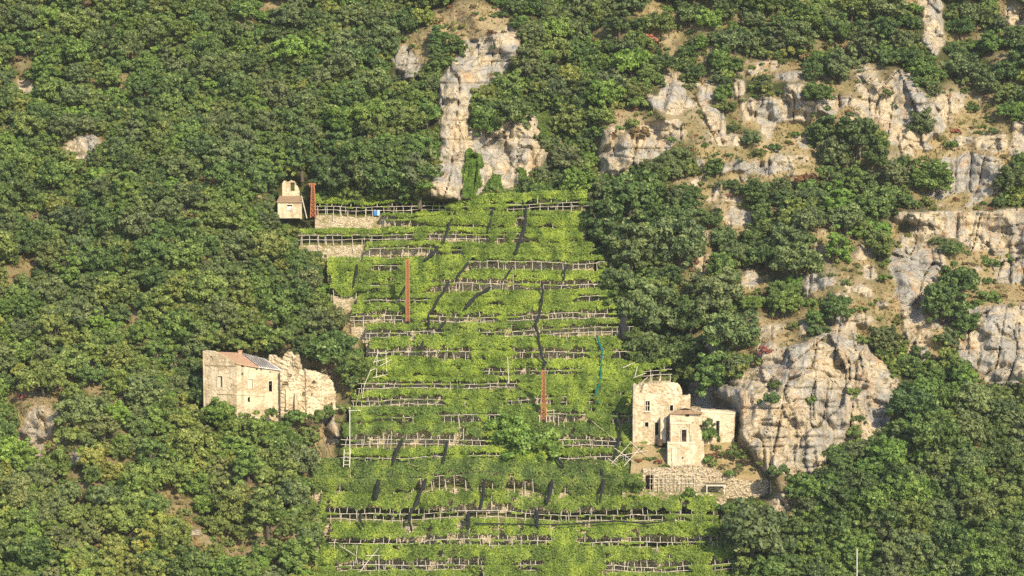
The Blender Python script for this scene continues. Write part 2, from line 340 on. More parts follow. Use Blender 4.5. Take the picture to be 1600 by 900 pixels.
Yt += cr * 1.9 * np.clip(1 - abs(noise(px / 22 + py / 160, py / 90, 81) - .5) * 22, 0, 1) + cr * 1.0 * np.clip(1 - abs(noise(px / 60, py / 15, 83) - .5) * 14, 0, 1)       # upright clefts
Yg = Yt
P3 = at(px, py, Yg)
ny, nx = px.shape
idx = np.arange(ny * nx).reshape(ny, nx)
fa = np.stack([idx[1:, :-1], idx[1:, 1:], idx[:-1, 1:], idx[:-1, :-1]], -1).reshape(-1, 4)
fc = cliff_id[:-1, :-1].ravel()
vv = P3.reshape(-1, 3)
def sub(mask, name, mat, smooth):
    f = fa[mask]; u, inv = np.unique(f, return_inverse=True)
    return mesh_np(name, vv[u], inv.reshape(-1, 4), 4, mat, {'rock': ('POINT', rocks_s.ravel()[u]), 'grass': ('POINT', grass.ravel()[u])}, smooth)
hs = sub(fc == 0, 'hillside', M['ground'], False); hs.materials.append(M['rock'])
fr_ = (rocks_s.ravel()[fa[fc == 0]].mean(1) > .5).astype(np.int32); hs.polygons.foreach_set('material_index', fr_)
tag(link('hillside', hs), 'steep wooded hillside of dry grass, soil and scattered pale rock', kind='structure')
cl_lab = ['tall cream and grey rock face above the top terrace', 'blocky pale rock bluff right of the gully above the terraces', 'jagged pale outcrop high on the right hillside', 'long overhanging rock band near the right edge',
          'broken rock steps below the overhanging band', 'pale rock face by the right edge under the slope', 'big grey streaked cliff right of the ruined stone houses']
for k in range(len(BIG)):
    tag(link('cliff', sub(fc == k + 1, 'cliff', M['rock'], False)), cl_lab[k], kind='structure')
def gi(x, y):
    i = np.clip(np.round((np.asarray(y, float) - GY[0]) / ST).astype(int), 0, ny - 1); j = np.clip(np.round((np.asarray(x, float) - GX[0]) / ST).astype(int), 0, nx - 1)
    return i, j
def ground(x, y):
    i, j = gi(x, y); return Yg[i, j]

# ---------------------------------------------------------------- foliage
def quads(c, n, s, tone, aspect=1.0):
    m = len(c); n = n / np.linalg.norm(n, axis=1, keepdims=True)
    r = rng.normal(size=(m, 3)); a = np.cross(n, r); a /= np.linalg.norm(a, axis=1, keepdims=True); b = np.cross(n, a)
    s = np.asarray(s).reshape(-1, 1)
    v = np.stack([c - a * s, c - b * s * .62 * aspect, c + a * s, c + b * s * .62 * aspect], 1).reshape(-1, 3)
    return v, np.arange(m * 4).reshape(-1, 4), tone
def unit(n): 
    v = rng.normal(size=(n, 3)); return v / np.linalg.norm(v, axis=1, keepdims=True)
def crown_mesh(name, rx, rz, blobs, leaves, leaf, flat=.0, mat=None, skirt=.0, gap=.0):
    """lumpy crown, centre at origin: clumps set on an uneven shell, leaves spread over every clump"""
    d = unit(blobs * 3); d = d[d[:, 2] > -.62 - skirt][:blobs]; blobs = len(d)
    rad = rng.uniform(.34, .98, (blobs, 1)) ** .8 * (1 + .18 * np.sin(3 * np.arctan2(d[:, 1], d[:, 0]) + rng.uniform(0, 6)))[:, None]
    bc = d * rad * np.array([rx, rx, rz]); br = rng.uniform(.15, .36, blobs) * rx * (1.2 - .5 * rad[:, 0])
    bt = rng.uniform(.25, .72, blobs)
    k = rng.integers(0, blobs, leaves)
    u = unit(leaves); u[:, 2] = np.abs(u[:, 2]) * np.where(rng.random(leaves) < .78, 1, -1)
    rr = br[k] * rng.uniform(.55, 1.08, leaves)
    c = bc[k] + u * rr[:, None] * np.array([1, 1, .8])
    nrm = u + .75 * unit(leaves)
    tone = np.clip(bt[k] + rng.normal(0, .17, leaves), 0, 1)
    v, f, t = quads(c, nrm, leaf * rng.uniform(.6, 1.25, leaves), tone)
    return mesh_np(name, v, f, 4, mat, {'tone': ('FACE', t)})
L1 = M['leaf']
CR = []
for (rx, rz, nb, nl) in [(2.6, 2.3, 76, 7600), (2.3, 2.7, 66, 7000), (3.0, 1.9, 84, 8000), (2.1, 3.2, 66, 7000), (2.8, 2.2, 58, 7000), (2.5, 2.5, 96, 8000)]:
    CR.append(crown_mesh('crown', rx, rz, nb, nl, .19, mat=L1))
SH = [crown_mesh('shrub', 1.3, .95, 16, 1900, .17, mat=L1, skirt=-.3), crown_mesh('shrub', 1.2, 1.1, 20, 2000, .16, mat=L1, skirt=-.3), crown_mesh('shrub', 1.5, .8, 18, 2000, .17, mat=L1, skirt=-.3)]
def trunk_mesh(h=3.2):
    b = MB(); lean = random.uniform(-.3, .3)
    b.tube([(0, 0, -1.2), (.05 + lean * .2, 0, .4), (lean * .5, .1, h * .5), (lean, .05, h)], [.26, .21, .16, .10], 7)
    for a in (0.4, 2.4, 4.3, 5.5):
        z = h * random.uniform(.45, .8); b.tube([(lean * z / h, .05, z), (lean + math.cos(a) * .7, math.sin(a) * .7, z + .8), (lean + math.cos(a) * 1.3, math.sin(a) * 1.3, z + 1.9)], [.11, .07, .03], 5)
    return b.mesh('trunk', M['bark'])
TK = [trunk_mesh() for _ in range(3)]
TINTS = {  # species colours
 'grey green': (.108, .146, .064), 'olive green': (.126, .168, .052), 'dark green': (.078, .124, .042), 'mid green': (.102, .162, .044), 'bright green': (.125, .205, .045), 'yellow green': (.175, .205, .058),
 'reddish brown': (.20, .095, .06), 'pinkish red': (.34, .13, .11), 'brown': (.17, .135, .075)}
TN = list(TINTS)
def shade(t, j=.14, x=None, y=None):
    c = np.array(TINTS[t]); k = 1 + rng.uniform(-j, j)
    if x is not None:        # stands differ over the hillside: lighter, yellower growth low on the left
        q = .5 * np.clip((560 - x) / 300, 0, 1) * np.clip((y - 420) / 260, 0, 1) + .8 * (float(fbm(x / 75, y / 60, 140, 3)) - .42)
        c = c * (1 + np.array([.62, .46, .25]) * max(q, -.25))
    k = float(k) * 1.10
    return (*np.clip(c * k * (1 + rng.uniform(-.06, .06, 3)), 0, 1).tolist(), 1)
REG = [  # (test, where it stands)
 (lambda x, y: y > 690 and x < 250, 'in the lower left corner wood', 0), (lambda x, y: x < 300 and 500 < y <= 690, 'below and left of the cream ruined house', 0), (lambda x, y: 250 <= x < 500 and y > 655, 'below the cream ruined house', 0),
 (lambda x, y: 300 <= x < 560 and 395 < y <= 560, 'above the cream ruined house', 0), (lambda x, y: x < 300 and 280 < y <= 500, 'far left of the small hut', 0), (lambda x, y: 300 <= x < 480 and 250 < y <= 395, 'just left of the small hut', 0),
 (lambda x, y: x < 300 and y <= 280, 'in the upper left corner wood', 0), (lambda x, y: 300 <= x < 470 and y <= 250, 'high above the small hut', 0), (lambda x, y: 470 <= x < 700 and 180 < y <= 320, 'behind the topmost vine pergola', 0), (lambda x, y: 470 <= x < 700 and y <= 180, 'up left of the tall rock face', 0),
 (lambda x, y: 700 <= x < 950 and y <= 330, 'in the gully right of the tall rock', 0), (lambda x, y: 880 <= x < 1100 and 270 < y <= 620, 'beside the right terrace ends', 0), (lambda x, y: 900 <= x < 1200 and y <= 120, 'above the blocky rock bluff', 0),
 (lambda x, y: 900 <= x < 1250 and 120 < y <= 300, 'among rocks of the blocky bluff', 0), (lambda x, y: 1100 <= x < 1350 and 300 < y <= 540, 'above the big streaked cliff', 0), (lambda x, y: 1200 <= x and y <= 120, 'above the jagged outcrop', 0),
 (lambda x, y: 1200 <= x and 120 < y <= 340, 'between jagged outcrop and overhanging band', 0), (lambda x, y: 1340 <= x and 340 < y <= 590, 'on the dry right slope', 0), (lambda x, y: x >= 1380 and 560 < y <= 740, 'right of the big streaked cliff', 0),
 (lambda x, y: x >= 1380 and y > 740, 'in the lower right corner wood', 0), (lambda x, y: x >= 1100 and y > 690, 'below the big streaked cliff', 0)]
def where(x, y):
    for f, n, _ in REG:
        if f(x, y): return n
    return 'at the edge of the vine terraces'

# ---------------------------------------------------------------- trees and shrubs
clear = np.clip((rock > .6).astype(float) * (soft((rock > .6).astype(float), 6) > .35) + (terr > 0) + keep, 0, 1)
II = np.pad(clear.cumsum(0).cumsum(1), ((1, 0), (1, 0)))
def boxfrac(x0, x1, y0, y1):
    i0, j0 = gi(x0, y0); i1, j1 = gi(x1, y1); i1 = i1 + 1; j1 = j1 + 1
    return (II[i1, j1] - II[i0, j1] - II[i1, j0] + II[i0, j0]) / ((i1 - i0) * (j1 - j0))
tree_proto = []
def make_tree(k, t, x, y, r, Y=None, label=None, group=None, name='tree', cat='tree', squash=1.0, sink=0.0):
    """first use of a crown builds the thing, later uses copy the thing and each of its parts"""
    s = r * .11 / 2.5
    Y = ground(x, y) if Y is None else Y
    p = V(x, y, Y)
    if len(tree_proto) <= k:
        e = bpy.data.objects.new(name, None); COL.objects.link(e)
        c = link('crown', CR[k], e, (0, 0, 2.4)); tr_ = link('trunk', TK[k % 3], e, (0, 0, 0)); tree_proto.append((e, c, tr_))
    else:
        pe, pc, pt = tree_proto[k]
        e = pe.copy(); COL.objects.link(e); c = pc.copy(); c.parent = e; COL.objects.link(c); tr_ = pt.copy(); tr_.parent = e; COL.objects.link(tr_)
    e.name = name; e.location = p; e.scale = (s, s, s * squash); e.rotation_euler = (random.uniform(-.06, .06), random.uniform(-.06, .06), random.uniform(0, 6.28))
    c.color = shade(t, x=x, y=y); tag(e, label, cat, group); return e
def make_shrub(k, t, x, y, r, Y=None, label=None, group=None, name='shrub', cat='shrub', sq=1.0, z=0.35, ysc=1.0):
    s = r * .11 / 1.4; p = V(x, y, ground(x, y) if Y is None else Y)
    o = bpy.data.objects.new(name, SH[k % 3]); COL.objects.link(o); o.location = p + Vector((0, -.1, z * s)); o.scale = (s, s * ysc, s * sq); o.rotation_euler = (0, 0, random.uniform(0, 6.28))
    if ysc != 1: o.rotation_euler = (0, 0, 0)
    o.color = shade(t); return tag(o, label, cat, group)
for k in range(6): pass
# (crown, tint, base x, base y, radius px, label): trees and bushes one can point to
SPECIAL = [
 (1,'grey green',1175,884,50,'big round grey-green tree at the right end of the lowest terraces'),
 (0,'dark green',1305,507,26,'dark domed tree on top of the big grey streaked cliff'),
 (3,'grey green',655,308,38,'pale grey-green tree against the left foot of the tall rock face'),
 (4,'dark green',607,312,36,'dark green tree behind the topmost pergola, left of the pale grey-green one'),
 (0,'dark green',560,308,38,'dark green tree behind the middle of the topmost pergola'),
 (2,'dark green',522,308,30,'dark tree just right of the rusty pylon by the small hut'),
 (5,'dark green',948,398,46,'large dark tree overhanging the right end of the third terrace'),
 (0,'dark green',985,345,44,'large dark green tree up the slope beside the topmost terrace end'),
 (3,'grey green',985,432,44,'tall grey-green tree right of the fourth terrace end'),
 (4,'mid green',956,500,27,'smaller fresh green tree touching the eighth terrace end'),
 (1,'grey green',1012,528,46,'tall grey-green tree above the ruined houses, nearest the terraces'),
 (5,'grey green',1062,420,44,'round grey-green tree on the slope between terraces and rocky path'),
 (0,'dark green',1003,580,34,'dark tree in the shade just above the ruined two storey house'),
 (2,'dark green',1062,582,32,'dark tree over the back wall of the ruined two storey house'),
 (3,'mid green',1118,618,33,'mid green tree rooted above the long low stone house'),
 (0,'dark green',1080,528,34,'dark green tree up the shaded gully above the ruined houses'),
 (4,'grey green',1140,560,40,'grey-green tree left of the red-leaved shrub above the cliff'),
 (1,'grey green',1128,500,40,'grey-green tree high above the long low stone house'),
 (0,'dark green',1500,470,31,'dark pointed tree on the dry rocky slope, upper of two'),
 (5,'dark green',1470,505,34,'dark broad tree on the dry rocky slope, lower of two'),
 (3,'dark green',1508,528,27,'low dark tree on the dry rocky slope beside the lower broad one'),
 (2,'dark green',515,580,34,'dark tree standing right behind the crumbling stone wall of the cream house'),
 (4,'mid green',548,600,26,'bushy tree between the crumbling wall and the terrace edge'),
 (1,'grey green',1440,215,24,'grey-green tree at the foot of the jagged outcrop'),
 (3,'dark green',1285,235,30,'dark round tree on the dry patch under the jagged outcrop'),
 (0,'dark green',1340,238,34,'dark green tree right of the round one under the jagged outcrop'),
 (2,'dark green',1275,165,22,'dark tree between two pale rocks of the jagged outcrop'),
 (4,'mid green',1455,310,34,'dark tree on the ledge over the left end of the overhanging band'),
 (5,'mid green',762,215,30,'dark green tree perched in the notch of the tall rock face'),
 (0,'dark green',800,208,34,'largest dark tree standing in the notch of the tall rock face'),
 (1,'mid green',795,165,30,'upper tree on the right shoulder of the tall rock face'),
 (3,'mid green',712,90,20,'round fresh green tree on the dry crest of the tall rock face'),
 (0,'bright green',812,735,40,'broad mid green tree growing up through the vines of the middle terraces'),
 (4,'bright green',850,742,36,'mid green tree right of the broad one among the vines'),
 (2,'bright green',790,700,30,'smaller mid green tree at the top of the clump among the vines'),
 (1,'dark green',322,640,26,'dark tree hiding the lower left corner of the cream ruined house'),(0,'mid green',345,674,28,'mid green tree under the gable wall of the cream ruined house'),(5,'mid green',372,700,26,'mid green tree straight below the corner of the cream ruined house'),(3,'mid green',404,708,26,'mid green tree below the long wall of the cream ruined house'),(4,'dark green',298,612,28,'dark tree left of the gable of the cream ruined house'),(2,'mid green',438,716,24,'smaller mid green tree below the right end of the cream ruined house'),
]
placed = []
tree_list = []
_k = 0
for k, t, x, y, r, lab in SPECIAL:
    tree_list.append((k, t, x, y, r, lab)); placed.append((x, y, r * (1.0 if y < 600 else .8)))
N_SPECIAL = len(placed)
sx, sy, sr = [], [], []
for r_, tries in ((27, 1800), (22, 4600), (18, 9000), (14.5, 14000), (11, 14000)):
    cx = rng.uniform(-380, 1980, tries); cy = rng.uniform(-300, 1230, tries); rr = r_ * rng.uniform(.9, 1.12, tries) * np.where((cx > 880) & (cy < 700), 1.14, 1.04)
    g = np.maximum(np.maximum(grass[gi(cx, cy)], .97 * grass[gi(cx, cy - 1.0 * rr)]), .85 * grass[gi(cx, cy - 1.8 * rr)])
    s = rr / 23.
    fr = boxfrac(cx - rr * .8, cx + rr * .8, cy - 46 * s, cy + 2)
    ok = (fr < .10) & (rng.random(tries) > g * 1.12) & (clear[gi(cx, cy)] < .5)
    for x, y, r in zip(cx[ok], cy[ok], rr[ok]):
        P = np.array(placed)
        d = ((P[:, 0] - x) ** 2 + ((P[:, 1] - y) * 1.25) ** 2) < (.60 * (P[:, 2] + r)) ** 2
        if not d.any(): placed.append((x, y, r))
def species(x, y, n):
    u = rng.random(); f = float(fbm(x / 90, y / 90, 40, 3)); g = float(fbm(x / 45, y / 45, 44, 2))
    pass
    if x < 470 and y > 330:
        if y > 640: w = [.28, .32, .08, .18, .08, .06]
        else: w = [.30, .22, .20, .20, .05, .03]
    elif x < 700: w = [.36, .18, .22, .18, .04, .02]
    elif x > 1100 and y > 600: w = [.18, .12, .30, .33, .06, .01]
    else: w = [.32, .12, .32, .18, .05, .01]
    w = np.array(w); w[[2, 3]] *= 2.6 * (1.4 - f * 1.6) if f < .6 else .6; w[[0]] *= .4 + 1.6 * g; w[4] *= .5 + g
    w = np.clip(w, .01, 9); return TN[rng.choice(6, p=w / w.sum())]
P = placed[N_SPECIAL:]
ALL = [(rng.integers(0, 6), species(x, y, 0), x, y, r) for x, y, r in P]
infr = [a for a in ALL if 6 < a[2] < 1594 and 30 < a[3] < 925]
infr.sort(key=lambda a: -a[4]); ind = infr[:300 - N_SPECIAL]; ids = {id(a) for a in ind}
rest = [a for a in ALL if id(a) not in ids]
print('TREES', len(ALL), 'in frame', len(infr), 'rest', len(rest))
cls = {}
for a in ind: cls.setdefault((a[1], where(a[2], a[3]), 'large' if a[4] > 27 else 'small' if a[4] < 22 else 'medium sized'), []).append(a)
for (t, w, sz), L in sorted(cls.items()):
    L.sort(key=lambda a: a[2])
    for i, a in enumerate(L):
        lab = f'{sz} {t} tree {w}'; grp = f'trees {w}'
        if 2 <= len(L) <= 5: lab += ', ' + {2: ['left of two', 'right of two'], 3: ['left of three', 'middle of three', 'right of three'], 4: ['leftmost', 'second from left', 'third from left', 'rightmost'], 5: ['leftmost', 'second from left', 'centre', 'second from right', 'rightmost']}[len(L)][i]
        tree_list.append((int(a[0]), t, a[2], a[3], a[4], lab, grp))
NL = {}
for it in tree_list:
    lab, grp = it[5], (it[6] if len(it) > 6 else None)
    if lab is None: lab = f'{it[1]} tree {where(it[2], it[3])} close under its wall'; grp = 'trees close under the cream house'
    make_k = it[0]
    while len(tree_proto) < make_k:      # prototypes are built in order, each one is a real tree
        break
    it_k = min(make_k, len(tree_proto))
    make_tree(it_k, it[1], it[2], it[3], it[4], label=lab, group=grp or f'trees {where(it[2], it[3])}')

# the far larger number of other trees: one wood
def scatter(name, pts, protos, label, z_off):
    """one object: points that carry rotation, size and species colour, a crown on each"""
    pc = bpy.data.collections.new(name + '_kinds')
    for i, (me, z) in enumerate(protos):
        m2 = me.copy(); m2.materials.clear(); m2.materials.append(M['leaf_gn'])
        m2.transform(Matrix.Translation((0, 0, z))); o = bpy.data.objects.new('%s_kind_%02d' % (name, i), m2); pc.objects.link(o)
    me = bpy.data.meshes.new(name); n = len(pts)
    co = at([p[2] for p in pts], [p[3] for p in pts], ground([p[2] for p in pts], [p[3] for p in pts]))
    me.vertices.add(n); me.vertices.foreach_set('co', co.astype(np.float32).ravel())
    a = me.attributes.new('kind_index', 'INT', 'POINT'); a.data.foreach_set('value', np.array([int(p[0]) for p in pts], np.int32))
    a = me.attributes.new('turn', 'FLOAT_VECTOR', 'POINT'); a.data.foreach_set('vector', np.stack([rng.uniform(-.08, .08, n), rng.uniform(-.08, .08, n), rng.uniform(0, 6.28, n)], -1).astype(np.float32).ravel())
    sc = np.array([p[4] for p in pts]); a = me.attributes.new('size', 'FLOAT_VECTOR', 'POINT'); a.data.foreach_set('vector', (sc[:, None] * np.stack([np.ones(n), np.ones(n), rng.uniform(.85, 1.15, n)], -1)).astype(np.float32).ravel())
    a = me.attributes.new('tint', 'FLOAT_COLOR', 'POINT'); a.data.foreach_set('color', np.array([shade(p[1], x=p[2], y=p[3]) for p in pts], np.float32).ravel())
    o = link(name, me)
    g = bpy.data.node_groups.new(name, 'GeometryNodeTree'); g.interface.new_socket('Geometry', in_out='INPUT', socket_type='NodeSocketGeometry'); g.interface.new_socket('Geometry', in_out='OUTPUT', socket_type='NodeSocketGeometry')
    a = g.nodes.new('NodeGroupInput'); b = g.nodes.new('NodeGroupOutput'); ip = g.nodes.new('GeometryNodeInstanceOnPoints'); ci = g.nodes.new('GeometryNodeCollectionInfo')
    ci.inputs['Collection'].default_value = pc; ci.inputs['Separate Children'].default_value = True; ci.inputs['Reset Children'].default_value = True
    def na(nm, ty):
        x = g.nodes.new('GeometryNodeInputNamedAttribute'); x.data_type = ty; x.inputs[0].default_value = nm; return x.outputs[0]
    l = g.links.new
    l(a.outputs[0], ip.inputs['Points']); l(ci.outputs[0], ip.inputs['Instance']); ip.inputs['Pick Instance'].default_value = True
    l(na('kind_index', 'INT'), ip.inputs['Instance Index']); l(na('turn', 'FLOAT_VECTOR'), ip.inputs['Rotation']); l(na('size', 'FLOAT_VECTOR'), ip.inputs['Scale'])
    l(ip.outputs[0], b.inputs[0])
    md = o.modifiers.new('scatter', 'NODES'); md.node_group = g
    return tag(o, label, kind='stuff')
scatter('woodland', [(a[0], a[1], a[2], a[3], a[4] * .11 / 2.5) for a in rest], [(c, 2.4) for c in CR], 'dense mixed green woodland covering the steep hillside', 0)
# undergrowth: low bushes everywhere under the trees, thinner on the dry slopes
cx = rng.uniform(-400, 2000, 24000); cy = rng.uniform(-300, 1230, 24000)
g = grass[gi(cx, cy)]; fr = boxfrac(cx - 9, cx + 9, cy - 16, cy + 1)
rk = soft(rock, 2)[gi(cx, cy)]
ok = (fr < .40) & (rng.random(24000) < (1 - g * .45) * (1 - .75 * rk))
UT = ['olive green', 'dark green', 'mid green', 'bright green', 'yellow green', 'brown', 'reddish brown']
und = []
for x, y, gg, ff in zip(cx[ok], cy[ok], g[ok], fr[ok]):
    if gg > .3: t = UT[rng.choice(7, p=[.27, .08, .12, .05, .15, .24, .09])]; s = rng.uniform(.2, .6)
    else: t = UT[rng.choice(7, p=[.26, .26, .26, .12, .08, .02, .0])]; s = rng.uniform(.9, 1.8)
    und.append((rng.integers(0, 3), t, x, y, s if ff < .12 else min(s, .6)))
scatter('undergrowth', und, [(s, .45) for s in SH], 'low mixed green and brown undergrowth between the trees and on the dry slopes', 0)
# dry grass tufts
nT = 60000
cx = rng.uniform(-60, 1660, nT); cy = rng.uniform(-60, 960, nT); g = grass[gi(cx, cy)]; rk = rocks_s[gi(cx, cy)]
ok = (rng.random(nT) < np.maximum(g, .05) * (1 - .85 * rk)) & (boxfrac(cx - 2, cx + 2, cy - 3, cy + 1) < .5)
cx = cx[ok]; cy = cy[ok]; n = len(cx); o_ = at(cx, cy, ground(cx, cy))
v = []
for q in range(5):
    a = rng.uniform(0, 6.28, n); l = rng.uniform(.22, .6, n); w = rng.uniform(.05, .12, n); tip = np.stack([np.cos(a) * l * .5, np.sin(a) * l * .5 - .1, l], -1); sd_ = np.stack([-np.sin(a) * w, np.cos(a) * w, 0 * a], -1)
    v.append(np.stack([o_ - sd_, o_ + sd_, o_ + tip + sd_ * .2, o_ + tip - sd_ * .2], 1))
v = np.concatenate(v).reshape(-1, 3)
tn = np.tile(fbm(cx / 30, cy / 30, 91, 3) + rng.normal(0, .08, n), 5)
gm = N('dry_grass', .9, .1); tone = gm.n('ShaderNodeAttribute', attribute_name='tone').outputs['Fac']
gm.col(gm.ramp(tone, [(.3, (.13, .13, .04)), (.45, (.24, .19, .08)), (.55, (.36, .25, .13)), (.66, (.29, .15, .09)), (.8, (.12, .14, .04))]))
tag(link('dry_grass', mesh_np('dry_grass', v, np.arange(len(v)).reshape(-1, 4), 4, gm.m, {'tone': ('FACE', tn)})), 'straw coloured dry grass tufts on the open slopes', kind='stuff')
# individual shrubs one can point to
for k, t, x, y, r, lab, nm in [
 (0,'bright green',1370,368,26,'bright green bush left of the overhanging rock band','shrub'), (1,'reddish brown',1262,292,24,'dead reddish brown bush on the dry slope under the jagged outcrop','dead_shrub'),
 (1,'pinkish red',1192,553,14,'red-leaved shrub at the top left of the big grey streaked cliff','shrub'), (2,'pinkish red',1018,66,17,'pink-red shrub near the top edge above the blocky bluff','shrub'),
 (2,'dark green',575,472,24,'grey-green round bush among the vines left of the tall rust pylon','shrub'), (0,'mid green',505,872,32,'broad green bush at the left end of the bottom terraces','shrub'),
 (1,'dark green',850,692,16,'small dark round bush among the vines near the mid green trees','shrub'), (0,'mid green',770,300,17,'leafy bush at the foot of the tall rock face','shrub'),
 (1,'mid green',812,268,8,'small bush growing out of the right lobe of the tall rock face','shrub'), (2,'mid green',830,272,8,'smaller bush right beside the other on the tall rock face','shrub'),
 (0,'dark green',838,218,10,'dark bush at the right edge of the tall rock face','shrub'), (1,'mid green',770,78,9,'little green bush on the upper ledge of the tall rock face','shrub'),
 (2,'dark green',742,200,12,'dark bush in the middle notch of the tall rock face','shrub'),
  (0,'dark green',1205,630,18,'dark bush on the left part of the big grey streaked cliff','shrub'),
 (1,'dark green',1212,608,14,'dark bush above the other on the left of the big cliff','shrub'),(2,'mid green',1330,680,19,'green bush low in the middle of the big grey streaked cliff','shrub'),
 (1,'dark green',1340,662,14,'dark bush just above the green one on the big cliff','shrub'),(0,'olive green',1332,618,13,'olive tuft on the ledge of the big grey streaked cliff','shrub'),
 (2,'olive green',1347,535,14,'olive bush in the top cleft of the big grey streaked cliff','shrub'),(0,'olive green',1268,630,14,'faded olive bush halfway up the big grey streaked cliff','shrub'),
 (1,'dark green',1432,560,22,'dark green bush between the rock steps and the right slope','shrub'),(0,'mid green',1545,470,18,'green bush on the right slope near the dark trees','shrub'),
 (1,'mid green',1578,410,16,'green bush under the overhanging band at the right edge','shrub'),(2,'mid green',1548,415,13,'small green bush under the overhanging band','shrub'),
 (2,'yellow green',1302,838,16,'yellowish bush in the wood below the big cliff','shrub'),(0,'dark green',1215,745,20,'dark green bush right of the rubble wall end','shrub'),
  
 (1,'bright green',1092,588,10,'bright leafy bush over the back wall of the ruined houses','shrub'),(0,'bright green',860,312,22,'bright green bush at the right end behind the top pergola','shrub'),(1,'bright green',895,312,16,'low bright bush behind the far right end of the top pergola','shrub'),(2,'bright green',828,312,16,'low bright bush between the rock face and the right end of the top pergola','shrub'),
 (1,'olive green',1385,150,13,'olive bush in the middle of the jagged outcrop','shrub'),(2,'dark green',1395,172,13,'dark bush on the lower middle of the jagged outcrop','shrub'),(0,'mid green',1050,222,10,'bush on the lip of the blocky bluff','shrub'),(0,'brown',1000,215,20,'brown withered bush on top of the blocky bluff','dead_shrub'),
 ]:
    make_shrub(k, t, x, y, r, label=lab, name=nm)
wh = {}
extra = []
cx = rng.uniform(5, 1595, 6000); cy = rng.uniform(15, 895, 6000); g = grass[gi(cx, cy)]; fr = boxfrac(cx - 10, cx + 10, cy - 16, cy + 1)
for x, y, gg, f in zip(cx, cy, g, fr):
    if gg > .35 and f < .3 and len(extra) < 210 and all((x - a) ** 2 + (y - b) ** 2 > 15 ** 2 for a, b in extra):
        extra.append((x, y)); t = TN[rng.choice(9, p=[.12, .22, .16, .18, .06, .08, .04, .02, .12])]
        w = where(x, y); r = rng.uniform(6, 14)
        lab = ('small ' if r < 9.5 else 'bushy ') + t + ' shrub ' + w
        wh.setdefault(lab, []).append(make_shrub(int(rng.integers(0, 3)), t, x, y, r, label=lab, group='shrubs ' + w, sq=.9))
WORDS = {2: ['left one', 'right one'], 3: ['leftmost', 'middle one', 'rightmost'], 4: ['leftmost', 'second from left', 'third from left', 'rightmost'], 5: ['leftmost', 'second from left', 'centre one', 'second from right', 'rightmost']}
for lab, L in wh.items():
    if 2 <= len(L) <= 5:
        for o, q in zip(sorted(L, key=lambda o: o.location.x), WORDS[len(L)]): o['label'] = lab + ', ' + q
# ivy hanging on the tall rock face
def ivy(poly, label, dens=10, thick=.35, tint=(.085, .155, .022)):
    P = np.array(poly, float); n = int(dens * 1000); x = rng.uniform(P[:, 0].min(), P[:, 0].max(), n); y = rng.uniform(P[:, 1].min(), P[:, 1].max(), n)
    m = inpoly(x + 5 * (noise(x / 6, y / 6, 3) - .5), y + 5 * (noise(x / 6, y / 6, 8) - .5), P); x = x[m]; y = y[m]
    c = at(x, y, ground(x, y) - thick - rng.uniform(0, .7, len(x)) * fbm(x / 9, y / 9, 6, 2) * 1.6)
    v, f, t = quads(c, np.array([0, -1, .35]) + .8 * unit(len(c)), rng.uniform(.12, .24, len(c)), np.clip(rng.normal(.5, .16, len(c)) + (noise(x / 7, y / 7, 5) - .5) * .5, 0, 1))
    o = link('ivy', mesh_np('ivy', v, f, 4, M['leaf'], {'tone': ('FACE', t)})); o.color = (*tint, 1)
    return tag(o, label, 'ivy')
ivy([(727,238),(734,231),(741,240),(752,243),(756,258),(749,270),(752,288),(744,297),(740,309),(722,309),(725,290),(720,268),(726,255)], 'sheet of bright green ivy hanging on the left of the rock face foot', 8)
ivy([(762,282),(772,268),(782,276),(784,296),(803,300),(811,286),(812,262),(822,266),(828,298),(845,312),(752,314)], 'bright green creeper climbing the right lobe of the rock face foot', 8)
ivy([(838,180),(858,172),(872,200),(868,235),(850,235)], 'green creeper curtain along the right edge of the rock face', 7, tint=(.08, .125, .025))

# ---------------------------------------------------------------- vine terraces
# row: (foot py, left px, right px, bareness 0..1, canopy rise, label ordinal)
ROWS = [(337,495,915,.62),(359,600,915,.42),(381,470,908,.50),(403,575,925,.36),(427,515,940,.40),(460,520,950,.44),(480,562,955,.36),(509,552,970,.52),(534,575,985,.50),(568,580,990,.46),(595,572,1045,.50),(616,563,988,.50),(643,553,988,.55),
        (668,550,1000,.40),(706,537,1015,.66),(729,535,1015,.50),(768,490,1000,.10),(820,502,1118,.74),(866,518,1132,.72),(905,490,1145,.5),(945,480,1150,.4)]
ORD = 'first second third fourth fifth sixth seventh eighth ninth tenth eleventh twelfth thirteenth fourteenth fifteenth sixteenth seventeenth eighteenth nineteenth twentieth lowest'.split()
ORD[0] = 'topmost'
DEP = 2.4
def row_py(i, x):
    b = ROWS[i][0]; x = np.asarray(x, float)
    tilt = {8: -.030, 14: .0, 17: .0, 0: -.012, 2: -.010}.get(i, -.006)
    return b + tilt * (x - 780) + 9.0 * (noise(x / 150, i * .8, 21) - .5) + 4 * (noise(x / 70, i * 7.7, 23) - .5) + 2.6 * (noise(x / 37, i * 3.3, 22) - .5)
def bow(x): return 3.0 * (fbm(np.asarray(x, float) / 260, 0 * np.asarray(x, float) + .5, 33, 2) - .5)
def rowY(i, x): return .125 * (450 - ROWS[i][0]) - .2 + bow(x)
def backY(i, x): return (rowY(i - 1, x) if i else rowY(0, x) + 3.0)
def front(i, x): return at(x, row_py(i, x), rowY(i, x))
grp_p = 'vine pergolas on the terraces'
post_mesh = []
for k in range(5):
    b = MB(); q = random.uniform(-.05, .05); b.tube([(0, 0, 0), (q, 0, .5), (q * .3, 0, 1.0)], [.07, .06, .045], 5); post_mesh.append(b.mesh('post', M['pole']))
raft_mesh = []
